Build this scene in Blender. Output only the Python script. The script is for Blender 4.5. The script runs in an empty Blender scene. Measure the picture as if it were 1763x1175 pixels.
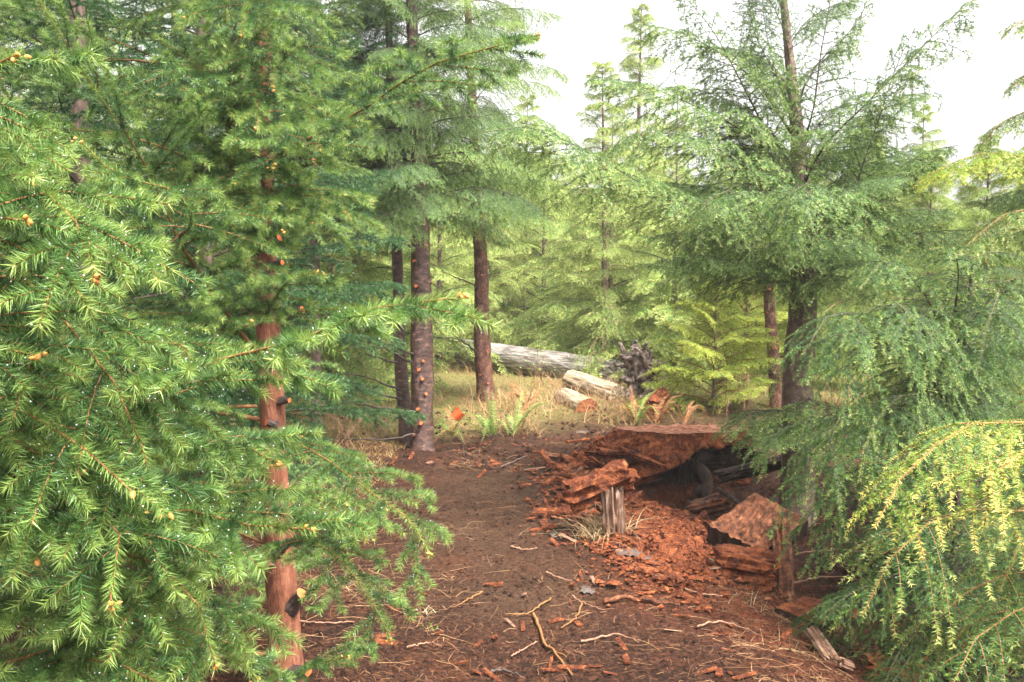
import bpy, math, random
import numpy as np
from math import radians as R, sin, cos, pi
from mathutils import Vector, Matrix

scene = bpy.context.scene
COL = scene.collection
# ------------------------------------------------------------------ camera, world, sun, exposure
FPX, W, H, HOR, CAMZ = 1600.0, 1763.0, 1175.0, 500.0, 1.6
PITCH = math.atan((H / 2 - HOR) / FPX)
cam_d = bpy.data.cameras.new("camera")
cam = bpy.data.objects.new("camera", cam_d)
COL.objects.link(cam)
cam_d.sensor_width = 36.0
cam_d.lens = 36.0 * FPX / W
cam_d.clip_start, cam_d.clip_end = 0.05, 2000
cam.location = (0, 0, CAMZ)
cam.rotation_euler = (pi / 2 - PITCH, 0, 0)
scene.camera = cam

SUN_DIR = Vector((0.42, -0.45, 1.0)).normalized()      # towards the sun
SUN_EL = math.asin(SUN_DIR.z)
SUN_AZ = math.atan2(SUN_DIR.x, SUN_DIR.y)
world = bpy.data.worlds.new("World")
scene.world = world
world.use_nodes = True
wn = world.node_tree
wn.nodes.clear()
sky = wn.nodes.new("ShaderNodeTexSky")
sky.sky_type = 'NISHITA'
sky.sun_disc = False
sky.sun_elevation = SUN_EL
sky.sun_rotation = SUN_AZ
sky.air_density, sky.dust_density, sky.ozone_density = 1.0, 8.0, 0.6
hs = wn.nodes.new("ShaderNodeHueSaturation")
hs.inputs['Saturation'].default_value = 0.04           # thin white overcast
hs.inputs['Value'].default_value = 1.65
bg = wn.nodes.new("ShaderNodeBackground")
bg.inputs['Strength'].default_value = 0.15
wo = wn.nodes.new("ShaderNodeOutputWorld")
wn.links.new(sky.outputs[0], hs.inputs['Color'])
wn.links.new(hs.outputs[0], bg.inputs['Color'])
wn.links.new(bg.outputs[0], wo.inputs['Surface'])

sun_d = bpy.data.lights.new("sun", 'SUN')
sun_d.energy = 4.0
sun_d.angle = R(1.5)
sun_d.color = (1.0, 0.93, 0.82)
sun = bpy.data.objects.new("sun", sun_d)
COL.objects.link(sun)
sun.rotation_euler = SUN_DIR.to_track_quat('Z', 'Y').to_euler()
scene.view_settings.view_transform = 'Standard'
scene.view_settings.look = 'None'
scene.view_settings.exposure = 1.35
scene.view_settings.gamma = 1.0
scene.cycles.max_bounces = 6
scene.cycles.diffuse_bounces = 2
scene.cycles.glossy_bounces = 2
scene.cycles.transmission_bounces = 4
scene.cycles.transparent_max_bounces = 4
scene.cycles.volume_bounces = 0
scene.cycles.sample_clamp_indirect = 4.0

# ------------------------------------------------------------------ helpers
def P(px, py, Y):
    """the point at depth Y (metres ahead) that lies on the ray of photo pixel px, py"""
    dx, dz = (px - W / 2) / FPX, -(py - H / 2) / FPX
    fy = cos(PITCH) + dz * sin(PITCH)
    fz = -sin(PITCH) + dz * cos(PITCH)
    k = Y / fy
    return Vector((dx * k, Y, CAMZ + fz * k))

def ss(a, b, x):
    t = np.clip((np.asarray(x, float) - a) / (b - a), 0, 1)
    return t * t * (3 - 2 * t)

def _h(ix, iy, iz):
    n = (ix * 374761393 + iy * 668265263 + iz * 2147483647 + 1013904223) & 0xffffffff
    n = ((n ^ (n >> 13)) * 1274126177) & 0xffffffff
    n = ((n ^ (n >> 15)) * 2246822519) & 0xffffffff
    return ((n ^ (n >> 16)) & 0xffffff) / float(0xffffff) * 2 - 1

def vnoise(x, y, z=0.0):
    x, y, z = np.broadcast_arrays(np.asarray(x, float), np.asarray(y, float), np.asarray(z, float))
    x0, y0, z0 = np.floor(x), np.floor(y), np.floor(z)
    fx, fy, fz = x - x0, y - y0, z - z0
    fx, fy, fz = [f * f * (3 - 2 * f) for f in (fx, fy, fz)]
    ix, iy, iz = [v.astype(np.int64) for v in (x0, y0, z0)]
    r = 0
    for a in (0, 1):
        wa = fx if a else 1 - fx
        for b in (0, 1):
            wb = fy if b else 1 - fy
            for c in (0, 1):
                wc = fz if c else 1 - fz
                r = r + wa * wb * wc * _h(ix + a, iy + b, iz + c)
    return r

def fbm(x, y, z=0.0, o=4, g=0.5):
    r, a, s = 0, 1.0, 0.0
    for i in range(o):
        k = 2.03 ** i
        r = r + a * vnoise(np.asarray(x) * k + i * 17.3, np.asarray(y) * k - i * 9.1, np.asarray(z) * k + i * 3.7)
        s += a
        a *= g
    return r / s

def terrain_smooth(x, y):
    x, y = np.asarray(x, float), np.asarray(y, float)
    z = 0.22 * ss(9.0, 13.0, y)
    z = z + 0.25 * ss(0.35, 1.15, x) * ss(7.75 + .5 * ss(.7, 1.1, x), 8.5 + .4 * ss(.7, 1.1, x), y) * (1 - ss(8.7, 10.4, y)) * (1 - 0.5 * ss(2.5, 5, x))
    z = z - 0.44 * np.exp(-((x - 1.50) / 0.50) ** 2 - ((y - 7.55) / .50) ** 2)
    z = z - 0.26 * np.exp(-((x - 1.95) / 0.65) ** 2 - ((y - 6.2) / .9) ** 2)
    z = z - 0.30 * np.exp(-((x - 2.1) / 0.7) ** 2 - ((y - 4.6) / 1.3) ** 2)
    z = z + 0.12 * ss(0.9, 2.2, np.abs(x + 0.1)) * (x < 0)
    z = z + 0.10 * np.exp(-((x - 0.72) / 0.30) ** 2 - ((y - 7.6) / 0.7) ** 2)
    z = z - 0.05 * np.exp(-((x + 0.1) / 0.6) ** 2) * (1 - ss(8, 10, y))
    return z

def terrain(x, y):
    near = 1 - ss(14, 30, y)
    z = terrain_smooth(x, y) + 0.05 * fbm(np.asarray(x) * .8, np.asarray(y) * .8, 3.1, 3)
    z = z + near * (0.016 * fbm(np.asarray(x) * 4, np.asarray(y) * 4, 1.7, 3))
    z = z + near * .05 * fbm(np.asarray(x) * 6, np.asarray(y) * 6, 8.8, 3) * ss(8.3, 9, y) * (1 - ss(10.8, 12, y))
    red = ss(0.35, 1.0, x) * ss(4.2, 5.5, y) * (1 - ss(8.2, 9, y))
    z = z + near * (0.016 + 0.03 * red) * np.abs(fbm(np.asarray(x) * 16, np.asarray(y) * 16, 5.2, 3))
    return z

def tz(x, y):
    return float(terrain(x, y))

def G(px, py):
    """where the ray of a photo pixel meets the ground"""
    Y = 1.6 * FPX / max(py - HOR, 30)
    for _ in range(30):
        p = P(px, py, Y)
        g = tz(p.x, Y)
        Y2 = (CAMZ - g) * Y / (CAMZ - p.z)
        Y = 0.5 * Y + 0.5 * Y2
    p = P(px, py, Y)
    return Vector((p.x, p.y, tz(p.x, p.y)))

class MB:
    """collects triangles / quads with numpy and builds ONE mesh"""
    def __init__(s):
        s.v, s.t, s.q, s.tm, s.qm, s.tint, s.n = [], [], [], [], [], [], 0
    def add(s, v, tris=None, quads=None, mat=0, tint=0.0):
        v = np.asarray(v, np.float32).reshape(-1, 3)
        if tris is not None and len(tris):
            s.t.append(np.asarray(tris, np.int64) + s.n); s.tm.append(np.full(len(tris), mat, np.int32))
        if quads is not None and len(quads):
            s.q.append(np.asarray(quads, np.int64) + s.n); s.qm.append(np.full(len(quads), mat, np.int32))
        s.v.append(v)
        s.tint.append(np.broadcast_to(np.asarray(tint, np.float32), (len(v),)))
        s.n += len(v)
    def mesh(s, name, mats, smooth=False):
        me = bpy.data.meshes.new(name)
        v = np.concatenate(s.v) if s.v else np.zeros((0, 3), np.float32)
        t = np.concatenate(s.t) if s.t else np.zeros((0, 3), np.int64)
        q = np.concatenate(s.q) if s.q else np.zeros((0, 4), np.int64)
        me.vertices.add(len(v)); me.vertices.foreach_set('co', v.ravel())
        idx = np.concatenate([t.ravel(), q.ravel()]).astype(np.int32)
        me.loops.add(len(idx)); me.loops.foreach_set('vertex_index', idx)
        ls = np.concatenate([np.arange(len(t)) * 3, len(t) * 3 + np.arange(len(q)) * 4]).astype(np.int32)
        me.polygons.add(len(ls)); me.polygons.foreach_set('loop_start', ls)
        mi = np.concatenate((s.tm or [np.zeros(0, np.int32)]) + (s.qm or [np.zeros(0, np.int32)])).astype(np.int32)
        me.polygons.foreach_set('material_index', mi)
        me.polygons.foreach_set('use_smooth', np.full(len(ls), smooth, bool))
        a = me.attributes.new('tint', 'FLOAT', 'POINT')
        a.data.foreach_set('value', np.ascontiguousarray(np.concatenate(s.tint), np.float32))
        for m in (mats if isinstance(mats, (list, tuple)) else [mats]):
            me.materials.append(m)
        me.update(calc_edges=True)
        return me

def link(name, me, parent=None, loc=None):
    o = bpy.data.objects.new(name, me)
    COL.objects.link(o)
    if parent: o.parent = parent
    if loc is not None: o.location = loc
    return o

def tag(o, label, cat, group=None, kind=None):
    o['label'] = label
    o['category'] = cat
    if group: o['group'] = group
    if kind: o['kind'] = kind
    return o

def empty(name, loc, label, cat, group=None):
    o = bpy.data.objects.new(name, None)
    COL.objects.link(o)
    o.location = loc
    o.empty_display_size = 0.1
    return tag(o, label, cat, group)

def nrmz(a):
    return a / np.maximum(np.linalg.norm(a, axis=-1, keepdims=True), 1e-9)

# ------------------------------------------------------------------ materials
def newmat(name):
    m = bpy.data.materials.new(name)
    m.use_nodes = True
    nt = m.node_tree
    b = nt.nodes['Principled BSDF']
    return m, nt, b

def N(nt, t, **kw):
    n = nt.nodes.new(t)
    for k, v in kw.items():
        if k in n.inputs: n.inputs[k].default_value = v
        else: setattr(n, k, v)
    return n

def ramp(nt, fac, stops):
    r = nt.nodes.new('ShaderNodeValToRGB')
    e = r.color_ramp.elements
    while len(e) < len(stops): e.new(0.5)
    for i, (p, c) in enumerate(stops):
        e[i].position = p
        e[i].color = (*c, 1)
    nt.links.new(fac, r.inputs[0])
    return r.outputs[0]

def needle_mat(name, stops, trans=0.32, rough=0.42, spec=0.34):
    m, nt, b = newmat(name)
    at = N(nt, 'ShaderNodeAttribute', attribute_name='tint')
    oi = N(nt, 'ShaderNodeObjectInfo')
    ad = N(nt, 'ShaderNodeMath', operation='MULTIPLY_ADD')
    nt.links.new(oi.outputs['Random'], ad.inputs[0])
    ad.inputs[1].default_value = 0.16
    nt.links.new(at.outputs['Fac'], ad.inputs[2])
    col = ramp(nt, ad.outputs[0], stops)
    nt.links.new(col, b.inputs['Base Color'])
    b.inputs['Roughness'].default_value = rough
    b.inputs['Specular IOR Level'].default_value = spec
    tr = N(nt, 'ShaderNodeBsdfTranslucent')
    nt.links.new(col, tr.inputs['Color'])
    mx = N(nt, 'ShaderNodeMixShader')
    mx.inputs[0].default_value = trans
    nt.links.new(b.outputs[0], mx.inputs[1])
    nt.links.new(tr.outputs[0], mx.inputs[2])
    nt.links.new(mx.outputs[0], nt.nodes['Material Output'].inputs['Surface'])
    return m

def rough_mat(name, stops, scale=(8, 8, 8), detail=6, rough=0.8, bump=0.4, dist=0.01, spec=0.3, coord='Object', bscale=None, distort=0.0, wet=None):
    m, nt, b = newmat(name)
    tc = N(nt, 'ShaderNodeTexCoord')
    mp = N(nt, 'ShaderNodeMapping')
    mp.inputs['Scale'].default_value = scale
    nt.links.new(tc.outputs[coord], mp.inputs[0])
    nz = N(nt, 'ShaderNodeTexNoise', Scale=1.0, Detail=float(detail), Roughness=0.65, Distortion=distort)
    nt.links.new(mp.outputs[0], nz.inputs['Vector'])
    nt.links.new(ramp(nt, nz.outputs['Fac'], stops), b.inputs['Base Color'])
    b.inputs['Roughness'].default_value = rough
    b.inputs['Specular IOR Level'].default_value = spec
    if wet:
        n2 = N(nt, 'ShaderNodeTexNoise', Scale=wet, Detail=3.0)
        nt.links.new(tc.outputs[coord], n2.inputs['Vector'])
        mr = N(nt, 'ShaderNodeMapRange')
        mr.inputs['From Min'].default_value, mr.inputs['From Max'].default_value = .42, .6
        mr.inputs['To Min'].default_value, mr.inputs['To Max'].default_value = rough, .25
        nt.links.new(n2.outputs['Fac'], mr.inputs['Value'])
        nt.links.new(mr.outputs[0], b.inputs['Roughness'])
    src = nz.outputs['Fac']
    if bscale:
        mp2 = N(nt, 'ShaderNodeMapping')
        mp2.inputs['Scale'].default_value = bscale
        nt.links.new(tc.outputs[coord], mp2.inputs[0])
        n3 = N(nt, 'ShaderNodeTexNoise', Scale=1.0, Detail=5.0, Roughness=0.7)
        nt.links.new(mp2.outputs[0], n3.inputs['Vector'])
        src = n3.outputs['Fac']
    bp = N(nt, 'ShaderNodeBump', Strength=bump, Distance=dist)
    nt.links.new(src, bp.inputs['Height'])
    nt.links.new(bp.outputs[0], b.inputs['Normal'])
    return m

M = {}
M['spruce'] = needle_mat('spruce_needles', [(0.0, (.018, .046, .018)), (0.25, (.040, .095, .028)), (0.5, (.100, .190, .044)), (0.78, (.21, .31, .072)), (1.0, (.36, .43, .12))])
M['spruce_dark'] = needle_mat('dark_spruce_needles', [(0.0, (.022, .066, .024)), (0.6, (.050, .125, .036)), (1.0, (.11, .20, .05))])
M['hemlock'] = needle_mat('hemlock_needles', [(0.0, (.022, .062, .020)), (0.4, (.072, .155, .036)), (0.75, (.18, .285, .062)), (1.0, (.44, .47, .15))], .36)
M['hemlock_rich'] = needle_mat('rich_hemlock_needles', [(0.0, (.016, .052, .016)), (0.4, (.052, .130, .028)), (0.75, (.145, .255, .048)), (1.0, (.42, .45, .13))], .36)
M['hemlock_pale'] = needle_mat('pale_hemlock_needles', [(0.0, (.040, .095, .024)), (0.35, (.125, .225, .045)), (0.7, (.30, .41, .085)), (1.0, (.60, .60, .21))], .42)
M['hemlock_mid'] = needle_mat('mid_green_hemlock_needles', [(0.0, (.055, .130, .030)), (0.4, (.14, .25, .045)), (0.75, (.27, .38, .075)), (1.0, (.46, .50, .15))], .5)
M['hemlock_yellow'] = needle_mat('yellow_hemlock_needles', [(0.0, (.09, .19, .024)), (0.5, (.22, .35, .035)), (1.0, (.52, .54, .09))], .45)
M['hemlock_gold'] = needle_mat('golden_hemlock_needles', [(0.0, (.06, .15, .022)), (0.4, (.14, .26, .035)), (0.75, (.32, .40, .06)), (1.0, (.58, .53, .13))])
M['twig'] = rough_mat('twig_bark', [(0.3, (.12, .055, .022)), (0.7, (.24, .115, .04))], (60, 60, 60), 4, .7, .3, .002)
M['twig_dark'] = rough_mat('dark_twig_bark', [(0.3, (.035, .022, .017)), (0.7, (.085, .052, .040))], (50, 50, 50), 4, .6, .3, .002)
M['bud'] = rough_mat('spruce_bud', [(0.3, (.42, .15, .035)), (0.7, (.66, .33, .09))], (300, 300, 300), 3, .5, .3, .001)
M['bark_red'] = rough_mat('red_flaky_bark', [(0.25, (.075, .026, .014)), (0.5, (.19, .066, .034)), (0.75, (.34, .15, .09))], (26, 26, 7), 8, .75, .9, .02, bscale=(60, 60, 14))
M['bark_band'] = rough_mat('banded_hemlock_bark', [(0.34, (.012, .006, .004)), (0.46, (.055, .023, .015)), (0.58, (.115, .052, .036)), (0.7, (.28, .18, .145))], (12, 12, 24), 9, .42, .9, .014, bscale=(26, 26, 120), spec=.5, distort=.6)
M['bark_brown'] = rough_mat('brown_knobbly_bark', [(0.32, (.022, .010, .007)), (0.46, (.085, .034, .022)), (0.58, (.16, .068, .045)), (0.72, (.32, .19, .15))], (16, 16, 12), 9, .5, .9, .02, bscale=(40, 40, 30), distort=.8)
M['bark_grey'] = rough_mat('grey_brown_bark', [(0.25, (.045, .028, .020)), (0.5, (.12, .078, .06)), (0.75, (.24, .17, .14))], (18, 18, 22), 8, .65, .6, .01)
M['bark_dark'] = rough_mat('dark_wet_bark', [(0.25, (.018, .012, .010)), (0.5, (.045, .030, .024)), (0.8, (.12, .09, .08))], (20, 20, 20), 8, .5, .7, .012)
M['cut_wood'] = rough_mat('fresh_cut_wood', [(0.3, (.34, .07, .018)), (0.7, (.55, .15, .04))], (60, 60, 60), 4, .7, .2, .002)
M['rot_red'] = rough_mat('red_rotten_wood', [(0.32, (.028, .008, .004)), (0.45, (.15, .036, .012)), (0.58, (.32, .088, .026)), (0.74, (.50, .22, .09))], (16, 16, 16), 12, .75, 1.0, .05, bscale=(45, 45, 30), distort=.8)
M['rot_brown'] = rough_mat('brown_rotten_wood', [(0.34, (.014, .005, .003)), (0.47, (.10, .032, .014)), (0.6, (.22, .080, .034)), (0.74, (.42, .21, .11))], (22, 14, 22), 10, .5, .9, .02, bscale=(70, 10, 70), wet=9)
M['rot_dark_shade'] = rough_mat('dark_shaded_decayed_wood', [(0.34, (.008, .004, .003)), (0.55, (.034, .016, .010)), (0.74, (.11, .058, .034))], (20, 20, 7), 8, .7, .9, .02)  # dark wood, also used to paint shade in the hollow and on slab sides
M['wood_old'] = rough_mat('weathered_split_wood', [(0.34, (.05, .022, .013)), (0.47, (.15, .075, .045)), (0.6, (.28, .19, .14)), (0.75, (.46, .40, .36))], (6, 34, 34), 9, .7, .9, .015, distort=.7)
M['cut_old'] = rough_mat('old_sawn_face', [(0.34, (.07, .022, .012)), (0.5, (.22, .075, .035)), (0.62, (.34, .16, .10)), (0.76, (.50, .34, .26))], (22, 22, 22), 8, .8, .6, .01)
M['wood_pale'] = rough_mat('pale_split_wood', [(0.34, (.05, .022, .014)), (0.48, (.17, .085, .052)), (0.62, (.30, .19, .125)), (0.76, (.46, .36, .29))], (7, 40, 40), 9, .7, .9, .012, distort=.5)
M['log_grey'] = rough_mat('weathered_grey_log', [(0.32, (.06, .045, .035)), (0.5, (.24, .205, .18)), (0.72, (.56, .53, .50))], (3, 34, 34), 9, .75, .9, .02, bscale=(4, 60, 60))
M['log_cream'] = rough_mat('cream_peeled_log', [(0.34, (.07, .042, .025)), (0.47, (.24, .17, .105)), (0.62, (.40, .33, .24)), (0.75, (.56, .50, .40))], (4, 30, 30), 7, .7, .5, .01)
M['log_end'] = rough_mat('sawn_log_end', [(0.34, (.08, .025, .012)), (0.55, (.22, .070, .026)), (0.75, (.34, .14, .06))], (30, 8, 30), 6, .8, .4, .006)
M['root_grey'] = rough_mat('weathered_root_wood', [(0.32, (.020, .011, .008)), (0.48, (.11, .072, .055)), (0.68, (.42, .34, .29))], (14, 14, 14), 8, .7, .9, .02)
M['dead_stem'] = rough_mat('dead_reddish_stem', [(0.3, (.12, .055, .035)), (0.7, (.34, .19, .12))], (30, 30, 30), 4, .7, .3, .003)
M['straw'] = needle_mat('dry_straw', [(0.0, (.10, .045, .022)), (0.35, (.24, .13, .06)), (0.7, (.44, .29, .14)), (1.0, (.60, .47, .27))], .2, .6, .3)
M['litter'] = needle_mat('brown_litter', [(0.0, (.030, .012, .008)), (0.4, (.075, .030, .016)), (0.75, (.17, .075, .036)), (1.0, (.36, .21, .10))], .05, .6, .3)
M['grass'] = needle_mat('meadow_grass', [(0.0, (.08, .16, .028)), (0.35, (.20, .25, .055)), (0.48, (.30, .20, .075)), (0.75, (.33, .17, .075)), (1.0, (.50, .33, .17))], .3, .6, .3)
M['fern'] = needle_mat('green_fern', [(0.0, (.07, .15, .035)), (1.0, (.30, .40, .10))], .4, .5)
M['fern_dead'] = needle_mat('rusty_fern', [(0.0, (.09, .022, .012)), (0.5, (.22, .075, .03)), (1.0, (.38, .20, .08))], .3, .6)
M['leaf'] = needle_mat('small_green_leaf', [(0.0, (.12, .26, .04)), (1.0, (.26, .42, .08))], .4, .5)
m, nt, b = newmat('orange_flag_film'); b.inputs['Base Color'].default_value = (.95, .16, .045, 1); b.inputs['Roughness'].default_value = .5; M['flag'] = m
m, nt, b = newmat('flag_wire'); b.inputs['Base Color'].default_value = (.25, .24, .23, 1); b.inputs['Metallic'].default_value = .8; b.inputs['Roughness'].default_value = .4; M['wire'] = m
m, nt, b = newmat('muddy_water'); b.inputs['Base Color'].default_value = (.09, .065, .06, 1); b.inputs['Roughness'].default_value = .06; b.inputs['Specular IOR Level'].default_value = 1.0; M['puddle'] = m
m, nt, b = newmat('rain_drop'); b.inputs['Base Color'].default_value = (.9, .93, .93, 1); b.inputs['Roughness'].default_value = .05; b.inputs['Specular IOR Level'].default_value = 1.0; b.inputs['Transmission Weight'].default_value = .55; b.inputs['IOR'].default_value = 1.33; M['drop'] = m

# ground material: earth, red wood duff and meadow soil mixed by attributes
def ground_mat():
    m, nt, b = newmat('wet_earth')
    tc = N(nt, 'ShaderNodeTexCoord')
    def nz(s, d=8.0, r=.65, dist=0.0):
        n = N(nt, 'ShaderNodeTexNoise', Scale=s, Detail=d, Roughness=r, Distortion=dist)
        nt.links.new(tc.outputs['Object'], n.inputs['Vector'])
        return n.outputs['Fac']
    fine = nz(34, 9.0, .75, .6)
    e = ramp(nt, fine, [(0.34, (.004, .0020, .0013)), (0.45, (.021, .0080, .0042)), (0.56, (.066, .0250, .0125)), (0.72, (.20, .095, .048))])
    r = ramp(nt, nz(26, 9.0, .75, 1.0), [(0.32, (.028, .009, .006)), (0.48, (.14, .038, .017)), (0.60, (.26, .080, .034)), (0.75, (.42, .18, .09))])
    g = ramp(nt, nz(12, 8.0, .7), [(0.3, (.07, .085, .025)), (0.5, (.17, .15, .05)), (0.7, (.30, .20, .09))])
    big = ramp(nt, nz(1.7, 4.0), [(0.35, (.75, .75, .75)), (0.65, (1.35, 1.25, 1.15))])
    def mix(a, b_, f, mode='MIX'):
        x = nt.nodes.new('ShaderNodeMix'); x.data_type = 'RGBA'; x.blend_type = mode
        if isinstance(f, float): x.inputs[0].default_value = f
        else: nt.links.new(f, x.inputs[0])
        nt.links.new(a, x.inputs[6]); nt.links.new(b_, x.inputs[7])
        return x.outputs[2]
    def att(nm):
        a = N(nt, 'ShaderNodeAttribute', attribute_name=nm)
        return a.outputs['Fac']
    c = mix(e, r, att('red'))
    c = mix(c, big, 1.0, 'MULTIPLY')
    tr_ = ramp(nt, nz(60, 8.0, .7, .4), [(0.34, (.014, .007, .004)), (0.5, (.072, .035, .0185)), (0.7, (.19, .105, .056))])
    c = mix(c, tr_, att('trod'))
    c = mix(c, g, att('meadow'))
    nt.links.new(c, b.inputs['Base Color'])
    wet = nz(3.3, 5.0)
    mr = N(nt, 'ShaderNodeMapRange')
    mr.inputs['From Min'].default_value, mr.inputs['From Max'].default_value = .45, .62
    mr.inputs['To Min'].default_value, mr.inputs['To Max'].default_value = .85, .5
    nt.links.new(wet, mr.inputs['Value'])
    nt.links.new(mr.outputs[0], b.inputs['Roughness'])
    b.inputs['Specular IOR Level'].default_value = .18
    bp = N(nt, 'ShaderNodeBump', Strength=1.0, Distance=.035)
    nt.links.new(fine, bp.inputs['Height'])
    bp2 = N(nt, 'ShaderNodeBump', Strength=1.0, Distance=.010)
    nt.links.new(nz(160, 4.0), bp2.inputs['Height'])
    nt.links.new(bp.outputs[0], bp2.inputs['Normal'])
    nt.links.new(bp2.outputs[0], b.inputs['Normal'])
    return m
M['ground'] = ground_mat()

# ------------------------------------------------------------------ ground sheet
def build_ground():
    xs = np.concatenate([-np.geomspace(3.0, 900, 70)[::-1], np.arange(-2.98, 4.2, .024), np.geomspace(4.2, 900, 66)])
    ys = np.concatenate([-np.geomspace(.5, 60, 20)[::-1], np.arange(-.4, 3.2, .1), np.arange(3.2, 9.2, .022), np.geomspace(9.24, 1200, 150)])
    X, Y = np.meshgrid(xs, ys)
    Z = terrain(X, Y)
    nx, ny = len(xs), len(ys)
    i = np.arange(ny - 1)[:, None] * nx + np.arange(nx - 1)[None, :]
    q = np.stack([i, i + 1, i + nx + 1, i + nx], -1).reshape(-1, 4)
    mb = MB()
    mb.add(np.stack([X, Y, Z], -1), quads=q)
    me = mb.mesh('ground', M['ground'], True)
    wob = .5 * fbm(X * 1.5, Y * 1.5, 9.0, 3)
    mead = np.maximum(ss(10.0, 10.8, Y + wob + .35 * np.maximum(0, -X)), ss(-1.5, -2.4, X + wob) * ss(5, 8, Y))
    mead = mead * (1 - .85 * ss(.3, 1, X + wob) * (1 - ss(10.8, 11.8, Y + wob))) 
    red = ss(.25, 1.0, X + wob * .7) * ss(3.2, 6.0, Y + wob + .9 * (X - 1)) * (1 - ss(8.0, 8.7, Y)) * (1 - ss(3.2, 4, X))
    red = np.clip(red * .9 + .25 * ss(.1, .6, fbm(X * 3, Y * 3, 4.4, 3)), 0, 1)
    red = red * (1 - .9 * np.exp(-((X - 1.7) / .7) ** 2 - ((Y - 7.45) / .75) ** 2)) * (1 - ss(1.75, 2.1, X))  # duff faded to dark earth in and beside the hollow, painting its shade
    red = red * (1 - .85 * ss(1.55, 1.9, X) * (1 - ss(5.6, 6.2, Y)))  # same fade at the lower right, painting the shade under the hemlock
    trod = .85 * np.exp(-((X + .12 - .0 * Y) / .55) ** 2 - ((Y - 7.0) / 1.9) ** 2) + .5 * np.exp(-((X - .1) / .5) ** 2 - ((Y - 5.0) / .5) ** 2)
    trod = np.clip(trod * (1 + .9 * fbm(X * 2.5, Y * 2.5, 6.6, 4)), 0, .85)
    for nm, v in (('meadow', mead), ('red', red), ('trod', trod)):
        a = me.attributes.new(nm, 'FLOAT', 'POINT')
        a.data.foreach_set('value', np.ascontiguousarray(v.ravel(), np.float32))
    o = link('ground', me)
    o['kind'] = 'structure'
build_ground()

# ------------------------------------------------------------------ shoots, needles, tubes (all vectorised)
K = 7
def resample(pts, k=K):
    """smooth curve through the given points, k samples"""
    p = np.asarray(pts, float)
    if len(p) == 2: return p[0] + (p[1] - p[0]) * np.linspace(0, 1, k)[:, None]
    pe = np.vstack([2 * p[0] - p[1], p, 2 * p[-1] - p[-2]])
    out = []
    for i in range(len(p) - 1):
        a, b_, c, d = pe[i:i + 4]
        for t in np.linspace(0, 1, 10, endpoint=False):
            out.append(.5 * ((2 * b_) + (c - a) * t + (2 * a - 5 * b_ + 4 * c - d) * t * t + (3 * b_ - a - 3 * c + d) * t ** 3))
    out.append(p[-1])
    out = np.array(out)
    s = np.concatenate([[0], np.cumsum(np.linalg.norm(np.diff(out, axis=0), axis=1))])
    q = np.linspace(0, s[-1], k)
    return np.stack([np.interp(q, s, out[:, j]) for j in range(3)], 1)

def lerp_pts(pts, idx, t):
    k = pts.shape[1]
    f = np.clip(t, 0, .9999) * (k - 1)
    i = f.astype(int)
    fr = (f - i)[:, None]
    a, b_ = pts[idx, i], pts[idx, i + 1]
    return a * (1 - fr) + b_ * fr, nrmz(b_ - a)

def plen(pts):
    return np.linalg.norm(np.diff(pts, axis=1), axis=2).sum(1)

def children(par, nrm, m, ang, lenf, droop, fwd, rng, t0=.1, t1=.97, jit=.2, up=.15, minlen=.0, k=5):
    n = len(par)
    L = plen(par)
    idx = np.repeat(np.arange(n), m)
    j = np.tile(np.arange(m), n)
    t = t0 + (t1 - t0) * (j + rng.random(n * m) * .8) / m
    pos, tan = lerp_pts(par, idx, t)
    nn = nrm[idx]
    nn = nrmz(nn - (nn * tan).sum(1, keepdims=True) * tan)
    B = np.cross(tan, nn)
    sgn = np.where(j % 2 == 0, 1.0, -1.0)
    a = ang + rng.normal(0, jit, n * m)
    d = nrmz(np.cos(a)[:, None] * tan + (np.sin(a) * sgn)[:, None] * B + (rng.normal(0, up, n * m))[:, None] * nn)
    Lc = lenf(t, L[idx]) * rng.uniform(.7, 1.2, n * m)
    keep = Lc > minlen
    pos, tan, d, Lc, nn, t = pos[keep], tan[keep], d[keep], Lc[keep], nn[keep], t[keep]
    s = np.linspace(0, 1, k)[None, :, None]
    dr = droop * rng.uniform(.5, 1.4, len(Lc))
    pts = pos[:, None] + d[:, None] * s * Lc[:, None, None] + (fwd * tan)[:, None] * (s ** 2) * Lc[:, None, None]
    pts = pts + np.array([0, 0, -1.0])[None, None] * (s ** 2) * (Lc * dr)[:, None, None]
    return pts, nrmz(nn - (nn * d).sum(1, keepdims=True) * d), t

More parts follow.
